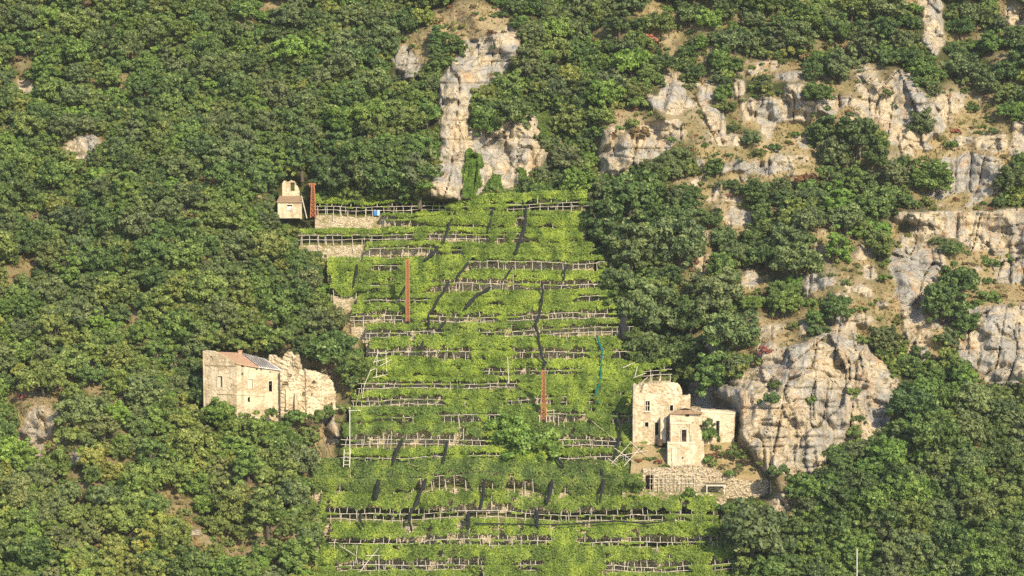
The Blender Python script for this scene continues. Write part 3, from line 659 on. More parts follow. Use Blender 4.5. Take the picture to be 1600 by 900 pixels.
for k in range(4):
    b = MB(); q = random.uniform(-.05, .05); b.tube([(0, 0, 0), (q, .5, .02), (q * .3, 1.0, 0)], [.055, .05, .04], 5); raft_mesh.append(b.mesh('rafter', M['pole']))
def child(name, me, parent, loc, rot=(0, 0, 0), sc=(1, 1, 1)):
    o = bpy.data.objects.new(name, me); COL.objects.link(o); o.parent = parent; o.location = Vector(loc) - parent.location; o.rotation_euler = rot; o.scale = sc; return o
for i, (by, xl, xr, bare) in enumerate(ROWS):
    xs = np.arange(xl, xr + 1, 5.0); n = len(xs)
    f = front(i, xs); z = f[:, 2]; bY = backY(i, xs)
    dzn = (ROWS[i + 1][0] - by) * .11 if i + 1 < len(ROWS) else 4.0        # drop to the next terrace
    dzu = (by - ROWS[i - 1][0]) * .11 if i else 3.2
    wall_i = ORD[i]
    # ground of the terrace
    bk = np.stack([f[:, 0], bY + .4, z + .12], -1); lip = np.stack([f[:, 0], rowY(i, xs) - .05, z], -1)
    mid = (lip * .5 + bk * .5) + np.array([0, 0, .05])
    v = np.concatenate([lip, mid, bk]); fs = [(a + j * n, a + 1 + j * n, a + 1 + (j + 1) * n, a + (j + 1) * n) for j in (0, 1) for a in range(n - 1)]
    tag(link('terrace_ground', mesh_np('terrace_ground', v, fs, 4, M['tread'], None, True)), f'grassy strip of the {wall_i} terrace', kind='structure')
    # dry stone wall holding it up
    xw = np.arange(xl - 3, xr + 4, 1.8); fw = at(xw, row_py(i, xw), rowY(i, xw)); nw = len(xw); rowsn = max(6, int(dzn / .22)); hh = dzn + .9
    ve = []
    for r_ in range(rowsn + 1):
        t = r_ / rowsn; zz = fw[:, 2] + .06 - t * hh
        d = .16 * (cells(fw[:, 0] * 2.6, np.full(nw, 0.) + zz * 3.6, 100 + i) - .5) + .5 * (fbm(fw[:, 0] * .35, zz * .35, 120 + i, 3) - .5)
        zt = .22 * (noise(fw[:, 0] * 1.5, 0 * zz, 7 + i) - .5) if r_ == 0 else 0
        ve.append(np.stack([fw[:, 0], rowY(i, xw) - .04 - .32 * t - d, zz + zt], -1))
    ve.append(np.stack([fw[:, 0], rowY(i, xw) + .45, fw[:, 2] + .02], -1)); ve.insert(0, ve.pop())
    v = np.concatenate(ve); fs = [((j + 1) * nw + a, (j + 1) * nw + a + 1, j * nw + a + 1, j * nw + a) for j in range(rowsn + 1) for a in range(nw - 1)]
    tag(link('dry_stone_wall', mesh_np('dry_stone_wall', v, fs, 4, M['stone'])), f'long dry stone wall holding up the {wall_i} terrace', 'wall', 'dry stone terrace walls')
    # pergola frame
    h0 = min(1.95, dzu * .74) if i else 1.75
    if by == 768: h0 = 2.3
    if by in (820, 866): h0 = 2.0
    ctr = V((xl + xr) / 2, by, float(rowY(i, (xl + xr) / 2)))
    pg = empty('vine_pergola', ctr, f'weathered wooden pole pergola on the {wall_i} terrace', 'pergola', grp_p)
    bareN = lambda x: noise(np.asarray(x, float) / 55, i * 5.1, 61) * .72 + noise(np.asarray(x, float) / 14, i * 2.1, 62) * .28
    step = max(14.0, (xr - xl) / 46); x = xl + 2.0; pts = []
    while x < xr:
        p = front(i, x); low = 0.0
        if by in (643, 820, 866, 768) or random.random() < .07: low = min(dzn * .75, random.uniform(.8, 2.2))     # pole rises from the terrace below
        hp = h0 + random.uniform(-.15, .12)
        child('post', post_mesh[random.randrange(5)], pg, (p[0], p[1] - (.45 if low else .05), p[2] - low), (random.uniform(-.05, .08), random.uniform(-.13, .13), random.uniform(0, 6)), (1, 1, hp + low))
        if random.random() < .45:
            q = (p[0] + random.uniform(-.5, .5), p[1] + 1.4, p[2]); child('post', post_mesh[random.randrange(5)], pg, q, (0, random.uniform(-.15, .15), 0), (1, 1, h0 + .4))
        x += step * random.uniform(.7, 1.3)
    hs = [h0] + ([h0 * .55, -.15] if by in (820, 866) else [h0 * .6] if bare > .48 else [])
    if by in (820, 866): hs += [-.9, -1.5]
    for hh_ in hs:
        x0 = xl - 4
        b = MB()
        while x0 < xr + 3:
            x1 = min(x0 + random.uniform(38, 75), xr + 5); sg = np.linspace(x0, x1, 6); p = front(i, sg); dz_ = random.uniform(-.1, .1); off = .55 if hh_ < 0 else .16
            b.tube([(a[0], a[1] - off + random.uniform(-.04, .04), a[2] + hh_ + dz_ + random.uniform(-.06, .06)) for a in p], .042, 5)
            if x1 > xr + 4: break
            x0 = x1 - random.uniform(2, 8)
        b.build('rail', M['pole'], pg)
    rise = max(.3, min(1.9, dzu + .15 - h0))
    x = xl + 5.0
    while x < xr:
        p = front(i, x); dpt = float(backY(i, x)) - p[1]; L = math.hypot(dpt, rise)
        child('rafter', raft_mesh[random.randrange(4)], pg, (p[0], p[1] - .12, p[2] + h0 - .08), (math.atan2(rise, dpt), 0, random.uniform(-.06, .06)), (1, L + .6, 1))
        x += step * 1.3 * random.uniform(.7, 1.3)
    # vines over it
    A = (xr - xl) * .11 * (DEP + 1.2); nl = int(A * 105)
    X = rng.uniform(xl - 3, xr + 3, nl); t = rng.random(nl) ** .85
    dl = np.clip((bareN(X) - (.36 + bare * .40)) * 6, 0, 1)                 # 1 = leafy, 0 = bare front
    hole = fbm(X / 16, t * 2.2 + i * 9, 63, 3)
    ok = (hole > .28 + (bare - .4) * .18) & (t > (1 - dl) * (.10 + .25 * noise(X / 9, i * 3.3, 69)) * (bare > .15))
    X = X[ok]; t = t[ok]; dl = dl[ok]
    fr = front(i, X); dp = backY(i, X) - fr[:, 1] + .35
    clump = fbm(X / 13, t * 3.5 + i * 3, 64, 3)
    yy = fr[:, 1] - .35 + t * dp; zz = fr[:, 2] + h0 + .02 + t * rise + (clump - .38) * 1.2 * (1 - .45 * t) + rng.normal(0, .09, len(X))
    zz += .10 * (1 - t) * (1 - dl); c1 = np.stack([fr[:, 0], yy, zz], -1)
    # hanging front
    nd = int((xr - xl) * .11 * 190); Xd = rng.uniform(xl - 3, xr + 3, nd); dd = np.clip((bareN(Xd) - (.36 + bare * .40)) * 7, 0, 1)
    amt = dd * (h0 * .25 + (h0 * .85 + .2 * dzn) * noise(Xd / 13, i * 1.7, 65)) + .28 * np.clip(noise(Xd / 8, i * 2.9, 68) - .45, 0, 1); s_ = rng.random(nd)
    fd = front(i, Xd); bul = np.sin(np.clip(s_, 0, 1) * math.pi) * .35
    k2 = (dd > .04) | (noise(Xd / 7, i * 2.9, 68) > .62)
    Xd = Xd[k2]; dd = dd[k2]; amt = amt[k2]; s_ = s_[k2]; fd = fd[k2]; bul = bul[k2]; nd = len(Xd)
    c2 = np.stack([fd[:, 0], fd[:, 1] - .45 - bul * rng.random(nd) - .25 * dd * fbm(Xd / 6, s_ * 3, 66, 2), fd[:, 2] + h0 + .35 * dd - s_ * (amt + .3 * dd)], -1)
    # leafy shoots bunched along the front and over the top
    nb = int((xr - xl) * .11 * 1.5); xb = rng.uniform(xl, xr, nb); db = np.clip((bareN(xb) - (.36 + bare * .40)) * 7, 0, 1); tb = rng.random(nb) ** 1.3
    kb = (db > .3) | (tb > .35); xb = xb[kb]; tb = tb[kb]; nb = len(xb); fb = front(i, xb); rb = rng.uniform(.30, .72, nb); m_ = 110
    cb_ = np.stack([fb[:, 0], fb[:, 1] - .35 + tb * (backY(i, xb) - fb[:, 1]), fb[:, 2] + h0 + .05 + tb * rise + rng.uniform(-.25, .15, nb) * (tb < .3)], -1)
    ub = unit(nb * m_); c3 = np.repeat(cb_, m_, 0) + ub * np.repeat(rb, m_)[:, None] * rng.uniform(.6, 1.05, (nb * m_, 1)) * np.array([1.3, .9, .75]); tb_ = np.repeat(rng.normal(.05, .14, nb), m_)
    nrm = np.concatenate([np.array([0, -.55, .9]) + .75 * unit(len(c1)), np.array([0, -1, .35]) + .75 * unit(len(c2)), ub + .6 * unit(len(c3))])
    c = np.concatenate([c1, c2, c3]); xx = np.concatenate([X, Xd, np.repeat(xb, m_)])
    tone = np.clip(.5 + (fbm(xx / 14, c[:, 2] * .6, 67, 3) - .5) * 1.5 + rng.normal(0, .13, len(c)), 0, 1)
    tone[len(c1) + len(c2):] = np.clip(tone[len(c1) + len(c2):] + tb_, 0, 1)
    v, f4, tt = quads(c, nrm, rng.uniform(.11, .21, len(c)), tone)
    o = link('grapevines', mesh_np('grapevines', v, f4, 4, M['vine'], {'tone': ('FACE', tt)}))
    k = rng.uniform(.9, 1.1); o.color = (.160 * k, .232 * k, .040, 1)
    if by in (768, 706, 668): o.color = (.120 * k, .184 * k, .040, 1)
    tag(o, ('bright green' if by not in (768, 706, 668) else 'mid green') + f' grapevines spread over the pergola of the {wall_i} terrace', 'vines', 'grapevines on the pergolas')

def slopeY(x, y):
    """depth of the leafy slope over the pergolas"""
    return .125 * (450 - np.asarray(y, float) - 14) - 1.2 + bow(x)
# rolled netting lying up and down across the pergolas
def net(pts, r, label, mat='net', name='netting_roll', wob=1.0):
    b = MB(); P = []; rs = []
    for (x0, y0), (x1, y1) in zip(pts, pts[1:]):
        m = max(2, int(math.hypot(x1 - x0, y1 - y0) / 5))
        for j in range(m):
            t = j / m; x = x0 + (x1 - x0) * t; y = y0 + (y1 - y0) * t; P.append(V(x + random.uniform(-1, 1) * wob, y, float(slopeY(x, y)) - .1 + random.uniform(-.1, .1))); rs.append(r * random.uniform(.5, 1.0))
    P.append(V(*pts[-1], float(slopeY(*pts[-1])) - .1)); rs.append(r * .5); rs[0] = r * .5
    b.tube(P, rs, 7); o = b.build(name, M[mat])
    return tag(o, label, 'netting', 'rolled nets lying across the pergolas' if mat == 'net' else None)
NETS = [([(712,330),(702,352),(693,380)], .30, 'black rolled net under the top terrace, left of the middle'), ([(770,325),(766,345),(762,363)], .20, 'short straight black net roll hanging from the middle of the top terrace'),
 ([(823,322),(820,353),(812,378),(805,397)], .32, 'long black net roll hanging from the right part of the top terrace'), ([(684,386),(678,394),(663,407)], .42, 'thick black net bundle up and right of the tall rust pylon'),
 ([(733,410),(722,422),(713,435)], .28, 'black net roll slanting right of the rust pylon top'), ([(800,415),(795,427),(787,437)], .2, 'short black net roll right of centre under the fourth terrace'),
 ([(767,449),(747,460),(735,472),(727,482)], .40, 'thick slanting black net roll in the middle of the vineyard'), ([(702,440),(692,458),(685,464)], .32, 'black net bundle on the fifth terrace just right of the rust pylon'),
 ([(686,462),(678,480),(670,492),(669,515)], .27, 'long thin black net roll right of the rust pylon foot'), ([(887,413),(882,425),(881,437)], .26, 'short black net roll near the right end of the fifth terrace'),
 ([(847,440),(848,455),(847,473),(843,490),(837,507),(843,533),(847,560),(852,567),(848,578)], .27, 'longest wavy black net rope running down five terraces to the short rust pylon'), ([(558,413),(556,430),(552,448)], .24, 'black net roll near the left edge of the fifth terrace'),
 ([(633,447),(627,460)], .35, 'stubby black net bundle just left of the tall rust pylon'), ([(697,501),(685,515)], .3, 'small black net bundle under the seventh terrace'), ([(662,533),(657,553)], .3, 'small black net bundle left of centre on the ninth terrace'),
 ([(628,686),(620,705),(613,726)], .34, 'slanting black net roll right of the white pole'), ([(699,690),(695,712),(688,730)], .36, 'slanting black net roll in the fifteenth terrace, left of the tree clump'), ([(591,750),(590,765),(587,780)], .42, 'thick upright black net roll near the left end of the leafy seventeenth terrace'),
 ([(667,743),(662,758),(655,775),(650,787),(641,803),(640,815),(643,829)], .36, 'long S-shaped black net roll crossing the two lower terraces'), ([(757,743),(755,773),(750,797)], .32, 'upright black net roll in the middle of the leafy seventeenth terrace'), ([(732,800),(731,827)], .42, 'thick short upright black net roll over the eighteenth terrace rails'),
 ([(563,803),(562,812),(568,823)], .3, 'short black net roll at the left part of the eighteenth terrace'), ([(968,650),(969,675),(966,692),(958,723)], .30, 'black net roll left of the stone houses near the crossed poles'), ([(863,683),(866,705),(872,718),(881,730)], .26, 'thin black net roll right of the tree clump'),
 ([(863,750),(860,770),(854,788)], .36, 'black net roll below the tree clump on the leafy terrace'), ([(939,733),(943,757),(937,785)], .36, 'black net roll near the right end of the leafy terrace'), ([(838,797),(840,825)], .34, 'short black net roll under the tree clump on the eighteenth terrace'),
 ([(615,300+20),(613,330)], .12, 'thin dark net end on the top terrace')]
for a in NETS[:-1]: net(*a)
net([(933,523),(937,537),(942,550),(940,565),(938,585),(936,600),(931,612),(935,630)], .21, 'blue-green rolled net hanging across five terraces above the stone house', 'gnet', wob=1.4)
net([(740,818),(800,819),(880,820),(960,814),(1010,818),(1040,815)], .16, 'long thin dark strip lying level along the eighteenth terrace', name='netting_roll')  # thin dark tube drawn level along the terrace
net([(974,495),(972,510),(975,530)], .9, 'wide dark net curtain hanging beside the eighth terrace end', name='netting_curtain', wob=2)

# ---------------------------------------------------------------- buildings
def vdir(px_, py_):
    a = (px_ - 800) / F; b = (450 - py_) / F
    return Vector((a, FW[1] + UP[1] * b, FW[2] + UP[2] * b))
CV = Vector(CAM.tolist())
class Wall:
    """an upright wall between two view points; openings and top given in photograph pixels, converted to metres on the wall"""
    def __init__(s, a, b):
        A = V(*a); B_ = V(*b); s.A = Vector((A.x, A.y, 0)); d = Vector((B_.x - A.x, B_.y - A.y, 0)); s.L = d.length; s.d = d / s.L; s.n = Vector((s.d.y, -s.d.x, 0))
    def uz(s, x, y):
        d = vdir(x, y); t = (s.A - CV).dot(s.n) / d.dot(s.n); p = CV + d * t; return (p - s.A).dot(s.d), p.z
    def P(s, u, z, out=0.0): return s.A + s.d * u + Vector((0, 0, z)) + s.n * out
    def build(s, name, mat, parent, top, bottom, holes=(), thick=.5, cell=.14, rough=.05, ragged=0.0, left=0.0, right=None, seed=1, out=0.0, batter=0.0):
        """top: [(px,py)...], bottom: py or [(px,py)..]; holes: (x0,y0,x1,y1[,'arch'])"""
        T = sorted(s.uz(*q) for q in top); Bt = [s.uz((top[0][0] + top[-1][0]) / 2, bottom)] * 2 if not isinstance(bottom, list) else sorted(s.uz(*q) for q in bottom)
        H = []
        for h in holes:
            u0, z1 = s.uz(h[0], h[1]); u1, z0 = s.uz(h[2], h[3]); H.append((u0, u1, z0, z1, len(h) > 4))
        R_ = s.L if right is None else right
        nu = max(2, round((R_ - left) / cell)); us = np.linspace(left, R_, nu + 1)
        tz = np.interp(us, [a for a, _ in T], [b for _, b in T]); bz = np.interp(us, [a for a, _ in Bt], [b for _, b in Bt]) if Bt[0][0] != Bt[1][0] else np.full(nu + 1, Bt[0][1])
        if ragged: tz = tz + ragged * (fbm(us * 1.1, 0 * us + seed, seed, 3) - .5) * 2 + ragged * .5 * (cells(us * 2.3, 0 * us + .5, seed) - .5)
        zmin = bz.min(); zmax = tz.max(); nz = max(2, round((zmax - zmin) / cell)); zs = np.linspace(zmin, zmax, nz + 1)
        uc = (us[1:] + us[:-1]) / 2; zc = (zs[1:] + zs[:-1]) / 2; U, Z = np.meshgrid(uc, zc)
        K = (Z < np.interp(uc, us, tz)[None]) & (Z > np.interp(uc, us, bz)[None] - .01)
        for u0, u1, z0, z1, ar in H:
            if ar:
                rr = (u1 - u0) / 2; K &= ~((U > u0) & (U < u1) & (Z > z0) & (Z < z1 - rr)) & ~(((U - (u0 + u1) / 2) ** 2 + (Z - (z1 - rr)) ** 2 < rr * rr) & (Z >= z1 - rr))
            else: K &= ~((U > u0) & (U < u1) & (Z > z0) & (Z < z1))
        UU, ZZ = np.meshgrid(us, zs)
        if ragged == 0: ZZ = np.where((ZZ > tz[None] - cell * .5), np.minimum(ZZ, tz[None]), ZZ)
        disp = rough * 2 * (cells(UU * 2.0, ZZ * 2.6, 200 + seed) - .5) + rough * 2 * (fbm(UU * .8, ZZ * .8, 210 + seed, 3) - .5) + batter * (zmax - ZZ)
        b = MB(); w = nu + 1; fr = [s.P(u, z, out + d) for u, z, d in zip(UU.ravel(), ZZ.ravel(), disp.ravel())]; bk = [s.P(u, z, out - thick) for u, z in zip(UU.ravel(), ZZ.ravel())]
        NV = len(fr); fs = []
        for j in range(nz):
            for i in range(nu):
                if not K[j, i]: continue
                a, c, d_, e = j * w + i, j * w + i + 1, (j + 1) * w + i + 1, (j + 1) * w + i
                fs.append((a, c, d_, e)); fs.append((NV + e, NV + d_, NV + c, NV + a))
                for (jj, ii, p, q) in ((j - 1, i, a, c), (j + 1, i, d_, e), (j, i - 1, e, a), (j, i + 1, c, d_)):
                    if not (0 <= jj < nz and 0 <= ii < nu and K[jj, ii]): fs.append((p, NV + p, NV + q, q))
        b.add(fr + bk, fs); return b.build(name, mat, parent)
    def frame(s, name, mat, parent, x0, y0, x1, y1, w=.12, bars=(0, 0), out=.06, d=.10, sill=False):
        """window or door frame with glazing bars"""
        u0, z1 = s.uz(x0, y0); u1, z0 = s.uz(x1, y1); b = MB()
        b.bar(s.P(u0, z0, out), s.P(u0, z1 + w / 2, out), w, d, tuple(s.d)); b.bar(s.P(u1, z0, out), s.P(u1, z1 + w / 2, out), w, d, tuple(s.d)); b.bar(s.P(u0 + w / 2, z1, out), s.P(u1 - w / 2, z1, out), d, w)
        if sill: b.bar(s.P(u0 - .12, z0 - w / 2, out + .05), s.P(u1 + .12, z0 - w / 2, out + .05), d * 2, w)
        o = b.build(name, mat, parent)
        if bars != (0, 0):
            b = MB()
            for k in range(bars[0]):
                u = u0 + (u1 - u0) * (k + 1) / (bars[0] + 1); b.bar(s.P(u, z0, -.18), s.P(u, z1, -.18), .09, .07, tuple(s.d))
            for k in range(bars[1]):
                z = z0 + (z1 - z0) * (k + 1) / (bars[1] + 1); b.bar(s.P(u0, z, -.17), s.P(u1, z, -.17), .07, .07)
            g = link('glazing_bars', b.mesh('glazing_bars', M['trim'])); g.parent = o; g.location = (0, 0, 0)
        return o
def slab(pts, th, name, mat, parent):
    """a sloping sheet with thickness"""
    n = len(pts); b = MB(); lo = [Vector(p) - Vector((0, 0, th)) for p in pts]
    b.add([Vector(p) for p in pts] + lo, [tuple(range(n)), tuple(range(2 * n - 1, n - 1, -1))] + [(k, n + k, n + (k + 1) % n, (k + 1) % n) for k in range(n)])
    return b.build(name, mat, parent)
def hole(w, x, y, d=.11): return (x - .8, y - .8, x + .8, y + .8)

# --- cream ruined house on the left
Yh = float(ground(372, 655)) - 4.2
lh = empty('ruined_house', V(371, 652, Yh), 'large cream plastered ruined house with sloping red and tin roof, left side', 'house')
wl = Wall((320.5, 600, Yh + 2.2), (370, 600, Yh)); wr = Wall((370, 600, Yh), (440, 600, Yh + 3.2))
wl.build('gable_wall', M['plasterL'], lh, [(320, 548), (334, 549), (370, 568)], 662, [(339.5, 586.5, 348.5, 605), (329, 556, 333, 564), (362.5, 588, 364, 590), (361, 601, 362.5, 603), (337, 569, 339.5, 571)], .55, .13, .03, seed=3)
wr.build('front_wall', M['plasterL'], lh, [(370, 568), (405, 574.5), (440, 579)], 662, [(387, 592, 395, 607.5), (419, 595, 425.5, 612), (387.5, 620, 391, 628, 'arch'), (377, 583, 380, 586, 'arch'), (376.5, 570, 381, 574), (400, 576, 402.5, 578.5), (407, 576.5, 409.5, 579), (407, 607, 408.5, 609), (421, 580, 423, 583), (413, 604, 414.2, 606)], .55, .13, .03, seed=4)
wb = Wall((334, 560, Yh + 8), (420, 560, Yh + 9)); wb.build('back_wall', M['plasterL'], lh, [(334, 552), (420, 566)], 640, (), .3, .5, .0)
ws1 = Wall((320.5, 600, Yh + 2.2), (334, 600, Yh + 8)); ws1.build('side_wall', M['plasterL'], lh, [(320, 548), (334, 552)], 640, (), .3, .5, 0)
ws2 = Wall((440, 600, Yh + 3.2), (421, 600, Yh + 9)); ws2.build('side_wall', M['plasterL'], lh, [(440, 580), (421, 567)], 640, (), .3, .5, 0)
slab([V(370, 598, Yh + .4), V(439, 600, Yh + 3.4), V(420, 600, Yh + 9), V(334, 598, Yh + 8), V(322, 598, Yh + 2.6)], .2, 'floor', M['wood'], lh)  # floor slab added inside so the window openings stay dark
r1 = slab([V(369, 567.3, Yh - .25), V(404, 573.2, Yh + 1.2), V(375, 551, Yh + 7), V(337, 549.5, Yh + 6)], .16, 'roof', M['tile'], lh); r1['label'] = 'reddish tiled part of the roof'
r2 = slab([V(404, 573.0, Yh + 1.2), V(440.5, 578, Yh + 2.9), V(414, 560.5, Yh + 8), V(376, 550.5, Yh + 7.0)], .14, 'roof', M['tin'], lh); r2['label'] = 'grey and white tin part of the roof'
b = MB()
for k in range(9):
    t = k / 9; b.bar(V(404 + 34 * t, 572.6 + 5 * t, Yh + 1.2 + 1.6 * t), V(377 + 36 * t, 550.2 + 10 * t, Yh + 7 + t), .07, .07)
b.build('roof_batten', M['wood'], lh)
b = MB(); p = V(375.5, 551, Yh + 6.8); b.bar(p + Vector((0, 0, -.8)), p + Vector((0, 0, .25)), .6); b.bar(p + Vector((0, 0, .25)), p + Vector((0, 0, .36)), .75)
b.build('chimney', M['tile'], lh)
b = MB()
for w_, a, c in ((wl, (321, 570), (369.5, 571)), (wl, (340, 614.5), (369, 616)), (wr, (370.5, 616), (414, 618.5))):
    u0, z0 = w_.uz(*a); u1, z1 = w_.uz(*c); b.bar(w_.P(u0, z0, .05), w_.P(u1, z1, .05), .14, .16)
b.build('string_course', M['plasterL'], lh)
wl.frame('window', M['trim'], lh, 339.5, 586.5, 348.5, 605, .12, (1, 0)); wr.frame('window', M['trim'], lh, 387, 592, 395, 607.5, .12); wr.frame('window', M['trim'], lh, 419, 595, 425.5, 612, .12)
u0, z1 = wr.uz(387.8, 593); u1, z0 = wr.uz(394, 607); b = MB(); um = (u0 + u1) / 2
for a, c in ((u0, um - .03), (um + .03, u1)): b.bar(wr.P((a + c) / 2, z0, -.1), wr.P((a + c) / 2, z1, -.1), c - a, .06, tuple(wr.n))
b.build('shutter', M['trim'], lh)
u0, z1 = wl.uz(339.8, 587); u1, z0 = wl.uz(343.4, 605); b = MB(); b.bar(wl.P((u0 + u1) / 2, z0, -.15), wl.P((u0 + u1) / 2, z1, -.15), u1 - u0, .06, tuple(wl.n)); b.build('shutter', M['trim'], lh)
# --- crumbling annex walls right of it
an = empty('ruined_wall', V(480, 640, Yh + 3), 'crumbling rubble wall with small arched holes beside the cream house', 'ruin')
wa = Wall((438, 600, Yh + 1.9), (484, 600, Yh + 2.6)); wa.build('lower_wall', M['plasterL'], an, [(438, 580), (446, 579), (452, 592), (458, 580), (462, 597), (470, 578), (484, 580)], 652, [(441, 596, 450, 603), (455, 590, 459, 597), (472, 612, 478, 620, 'arch'), (452, 566, 455, 570)], .6, .13, .12, .35, seed=5)
wa2 = Wall((478, 600, Yh + 2.2), (524, 600, Yh + 5.5)); wa2.build('lower_wall', M['plasterL'], an, [(478, 580), (486, 579), (500, 584), (512, 588), (520, 596), (524, 612)], 652, [(486, 595, 494, 600, 'arch'), (486, 614, 489, 619, 'arch'), (513, 629, 520, 636, 'arch')], .6, .13, .12, .4, seed=6)
wu = Wall((420, 560, Yh + 8.6), (470, 560, Yh + 7)); wu.build('upper_wall', M['plasterL'], an, [(414, 560), (430, 556), (440, 561), (446, 553), (455, 550), (457, 556), (459, 554), (466, 555), (468, 572)], 600, [(456, 556, 458.2, 577)], .5, .14, .12, .35, seed=7)
for k in range(2):
    x = 449 + k * 14; b = MB(); p = V(x, 640, Yh + 1.6); q = V(x, 608 + (k % 2) * 6, Yh + 2.0); b.bar(p, q, .45, .5) if k < 4 else None
    if k < 4: b.build('pillar', M['plasterL'], an)
# plank bridge and white pole at the terrace edge
pb = empty('plank_bridge', V(535, 637, .125 * (450 - 637) - 1.2), 'short plank footbridge from the crumbling wall to the terraces', 'bridge')
Yb = .125 * (450 - 637) - 1.2
b = MB(); b.bar(V(523, 637, Yb), V(549, 637.5, Yb), .10, .5, (0, 0, 1)); b.build('plank', M['pole'], pb)
for s_ in (0, 1):
    b = MB(); x = 528 + 17 * s_; b.bar(V(x, 645, Yb), V(x, 637, Yb), .12); b.build('support', M['pole'], pb)
wp = empty('white_pole', V(546.5, 722, Yb - 12), 'tall white metal pole with a short crossarm at the left terrace edge', 'pole')
b = MB(); b.tube([V(546.5, 724, Yb - 12), V(546.5, 640, Yb - 12)], .08, 8); b.build('pole_shaft', M['white'], wp)
b = MB(); b.bar(V(545, 641.5, Yb - 12), V(564, 641, Yb - 12), .07, .08); b.build('crossarm', M['white'], wp)
b = MB(); b.bar(V(545.5, 637.5, Yb - 12), V(547.5, 637.5, Yb - 12), .22); b.build('cap', M['trim'], wp)
ld = empty('ladder', V(542, 730, Yb - 4), 'small pale wooden ladder leaning beside the white pole', 'ladder')
for x in (536.5, 546): b = MB(); b.tube([V(x, 730, -37.6), V(x + 1.5, 702, -36.2)], .07, 5); b.build('rail', M['pole'], ld)
for k in range(4): b = MB(); b.tube([V(536.8 + .3 * k, 726 - 6 * k, -37.5 + .3 * k), V(546.3 + .3 * k, 726 - 6 * k, -37.5 + .3 * k)], .05, 5); b.build('rung', M['pole'], ld)
p2 = empty('thin_pole', V(1339, 900, float(ground(1339, 915)) - 4), 'thin white pole rising from the trees at the bottom right', 'pole')
b = MB(); b.tube([V(1339, 925, float(ground(1339, 925)) - 4), V(1339, 857, float(ground(1339, 925)) - 4)], .09, 8); b.build('pole_shaft', M['white'], p2)
p3 = empty('vineyard_pole', V(794, 592, 0), 'tall bare wooden pole standing among the vines left of the short rust pylon', 'pole')
b = MB(); b.tube([V(795, 598, float(slopeY(795, 598)) - .3), V(793, 558, float(slopeY(795, 598)) - .1)], [.09, .06], 6); b.build('pole_shaft', M['pole'], p3)

# --- ruined stone houses on the right
Yr = float(.125 * (450 - 690) - 4.5)
rh = empty('stone_house', V(1030, 690, Yr + 2), 'two storey ruined pale stone house with dark windows, left of the group', 'house')
A = Wall((989, 640, Yr + 1.5), (1078.5, 640, Yr + 3.0))
A.build('front_wall', M['plasterR'], rh, [(989, 615), (1003, 614.5), (1040, 616), (1078.5, 617.5)], 694, [(1008, 626, 1015.5, 642.5), (1046, 632.5, 1052, 642), (1007, 659, 1013.6, 667), (1022.5, 659, 1029.5, 680)], .55, .13, .05, .14, seed=11)
A2 = Wall((989.5, 610, Yr + 5.5), (1066, 610, Yr + 7.5)); A2.build('back_wall', M['plasterR'], rh, [(989.5, 602), (999, 602), (999.5, 613), (1003, 612), (1005, 600), (1035, 597), (1060, 599), (1066, 610)], 660, [], .5, .14, .09, .22, seed=12)
As = Wall((989.3, 640, Yr + 6.8), (989, 640, Yr + 1.5)); As.build('side_wall', M['plasterR'], rh, [(989.3, 606), (989, 615)], 690, (), .4, .3, .03, .1)
Ae = Wall((1078.5, 640, Yr + 3), (1078.2, 640, Yr + 7.5)); Ae.build('side_wall', M['plasterR'], rh, [(1078.4, 618), (1078.2, 612)], 690, (), .4, .3, .03, .1)
slab([V(991, 650, Yr + 2), V(1077, 650, Yr + 3.5), V(1077, 650, Yr + 7.2), V(991, 650, Yr + 6.2)], .2, 'floor', M['wood'], rh)  # floor slab added so the windows of the ruin look black
slab([V(990, 619, Yr + 2), V(1078, 621, Yr + 3.4), V(1078, 617, Yr + 7.4), V(990, 615, Yr + 6.2)], .22, 'roof', M['thatch'], rh)  # hidden roof slab added over the ruin to keep sun out of it
A.frame('window', M['trim'], rh, 1008, 626, 1015.5, 642.5, .11, (1, 1), sill=True); A.frame('window', M['trim'], rh, 1046, 632.5, 1052, 642, .09); A.frame('window', M['trim'], rh, 1007, 659, 1013.6, 667, .12)
A.frame('doorway', M['trim'], rh, 1022.5, 659, 1029.5, 680, .2)
b = MB(); b.bar(V(1036, 692, Yr + .9), V(1036, 652, Yr + 1.6), .9, 1.6); b.build('buttress', M['plasterR'], rh)
ch = empty('chapel', V(1070, 730, Yr - 1), 'tall narrow chapel-like ruin with arched doorway on a high podium, centre of the group', 'chapel')
C1 = Wall((1047, 660, Yr - 1.2), (1097, 660, Yr - .6))
C1.build('upper_wall', M['plasterR'], ch, [(1047, 645), (1058, 640), (1070, 637), (1084, 640), (1097, 644)], 664, [(1071, 643.7, 1077, 650.7)], .5, .13, .03, .06, seed=13)
C2 = Wall((1047, 680, Yr - 2.2), (1080, 680, Yr - 2.0))
C2.build('front_wall', M['plasterR'], ch, [(1047, 660.5), (1062, 656.5), (1080, 660.5)], 693, [(1064.5, 667.5, 1073, 690.5, 'arch')], .5, .13, .03, .05, seed=14)
slab([V(1047, 660.3, Yr - 2.3), V(1081, 660.3, Yr - 2.1), V(1080, 656, Yr - .4), V(1047, 656, Yr - .6)], .15, 'ledge', M['trim'], ch)
CP = Wall((1043, 700, Yr - 2.6), (1083, 700, Yr - 2.4)); CP.build('podium', M['plasterR'], ch, [(1043, 691), (1083, 691)], 738, [(1065, 714, 1067, 717)], .8, .14, .04, 0, seed=15, batter=.12)
slab([V(1043, 691, Yr - 2.65), V(1083, 691, Yr - 2.45), V(1083, 688, Yr - .6), V(1043, 688, Yr - .6)], .2, 'podium_top', M['trim'], ch)
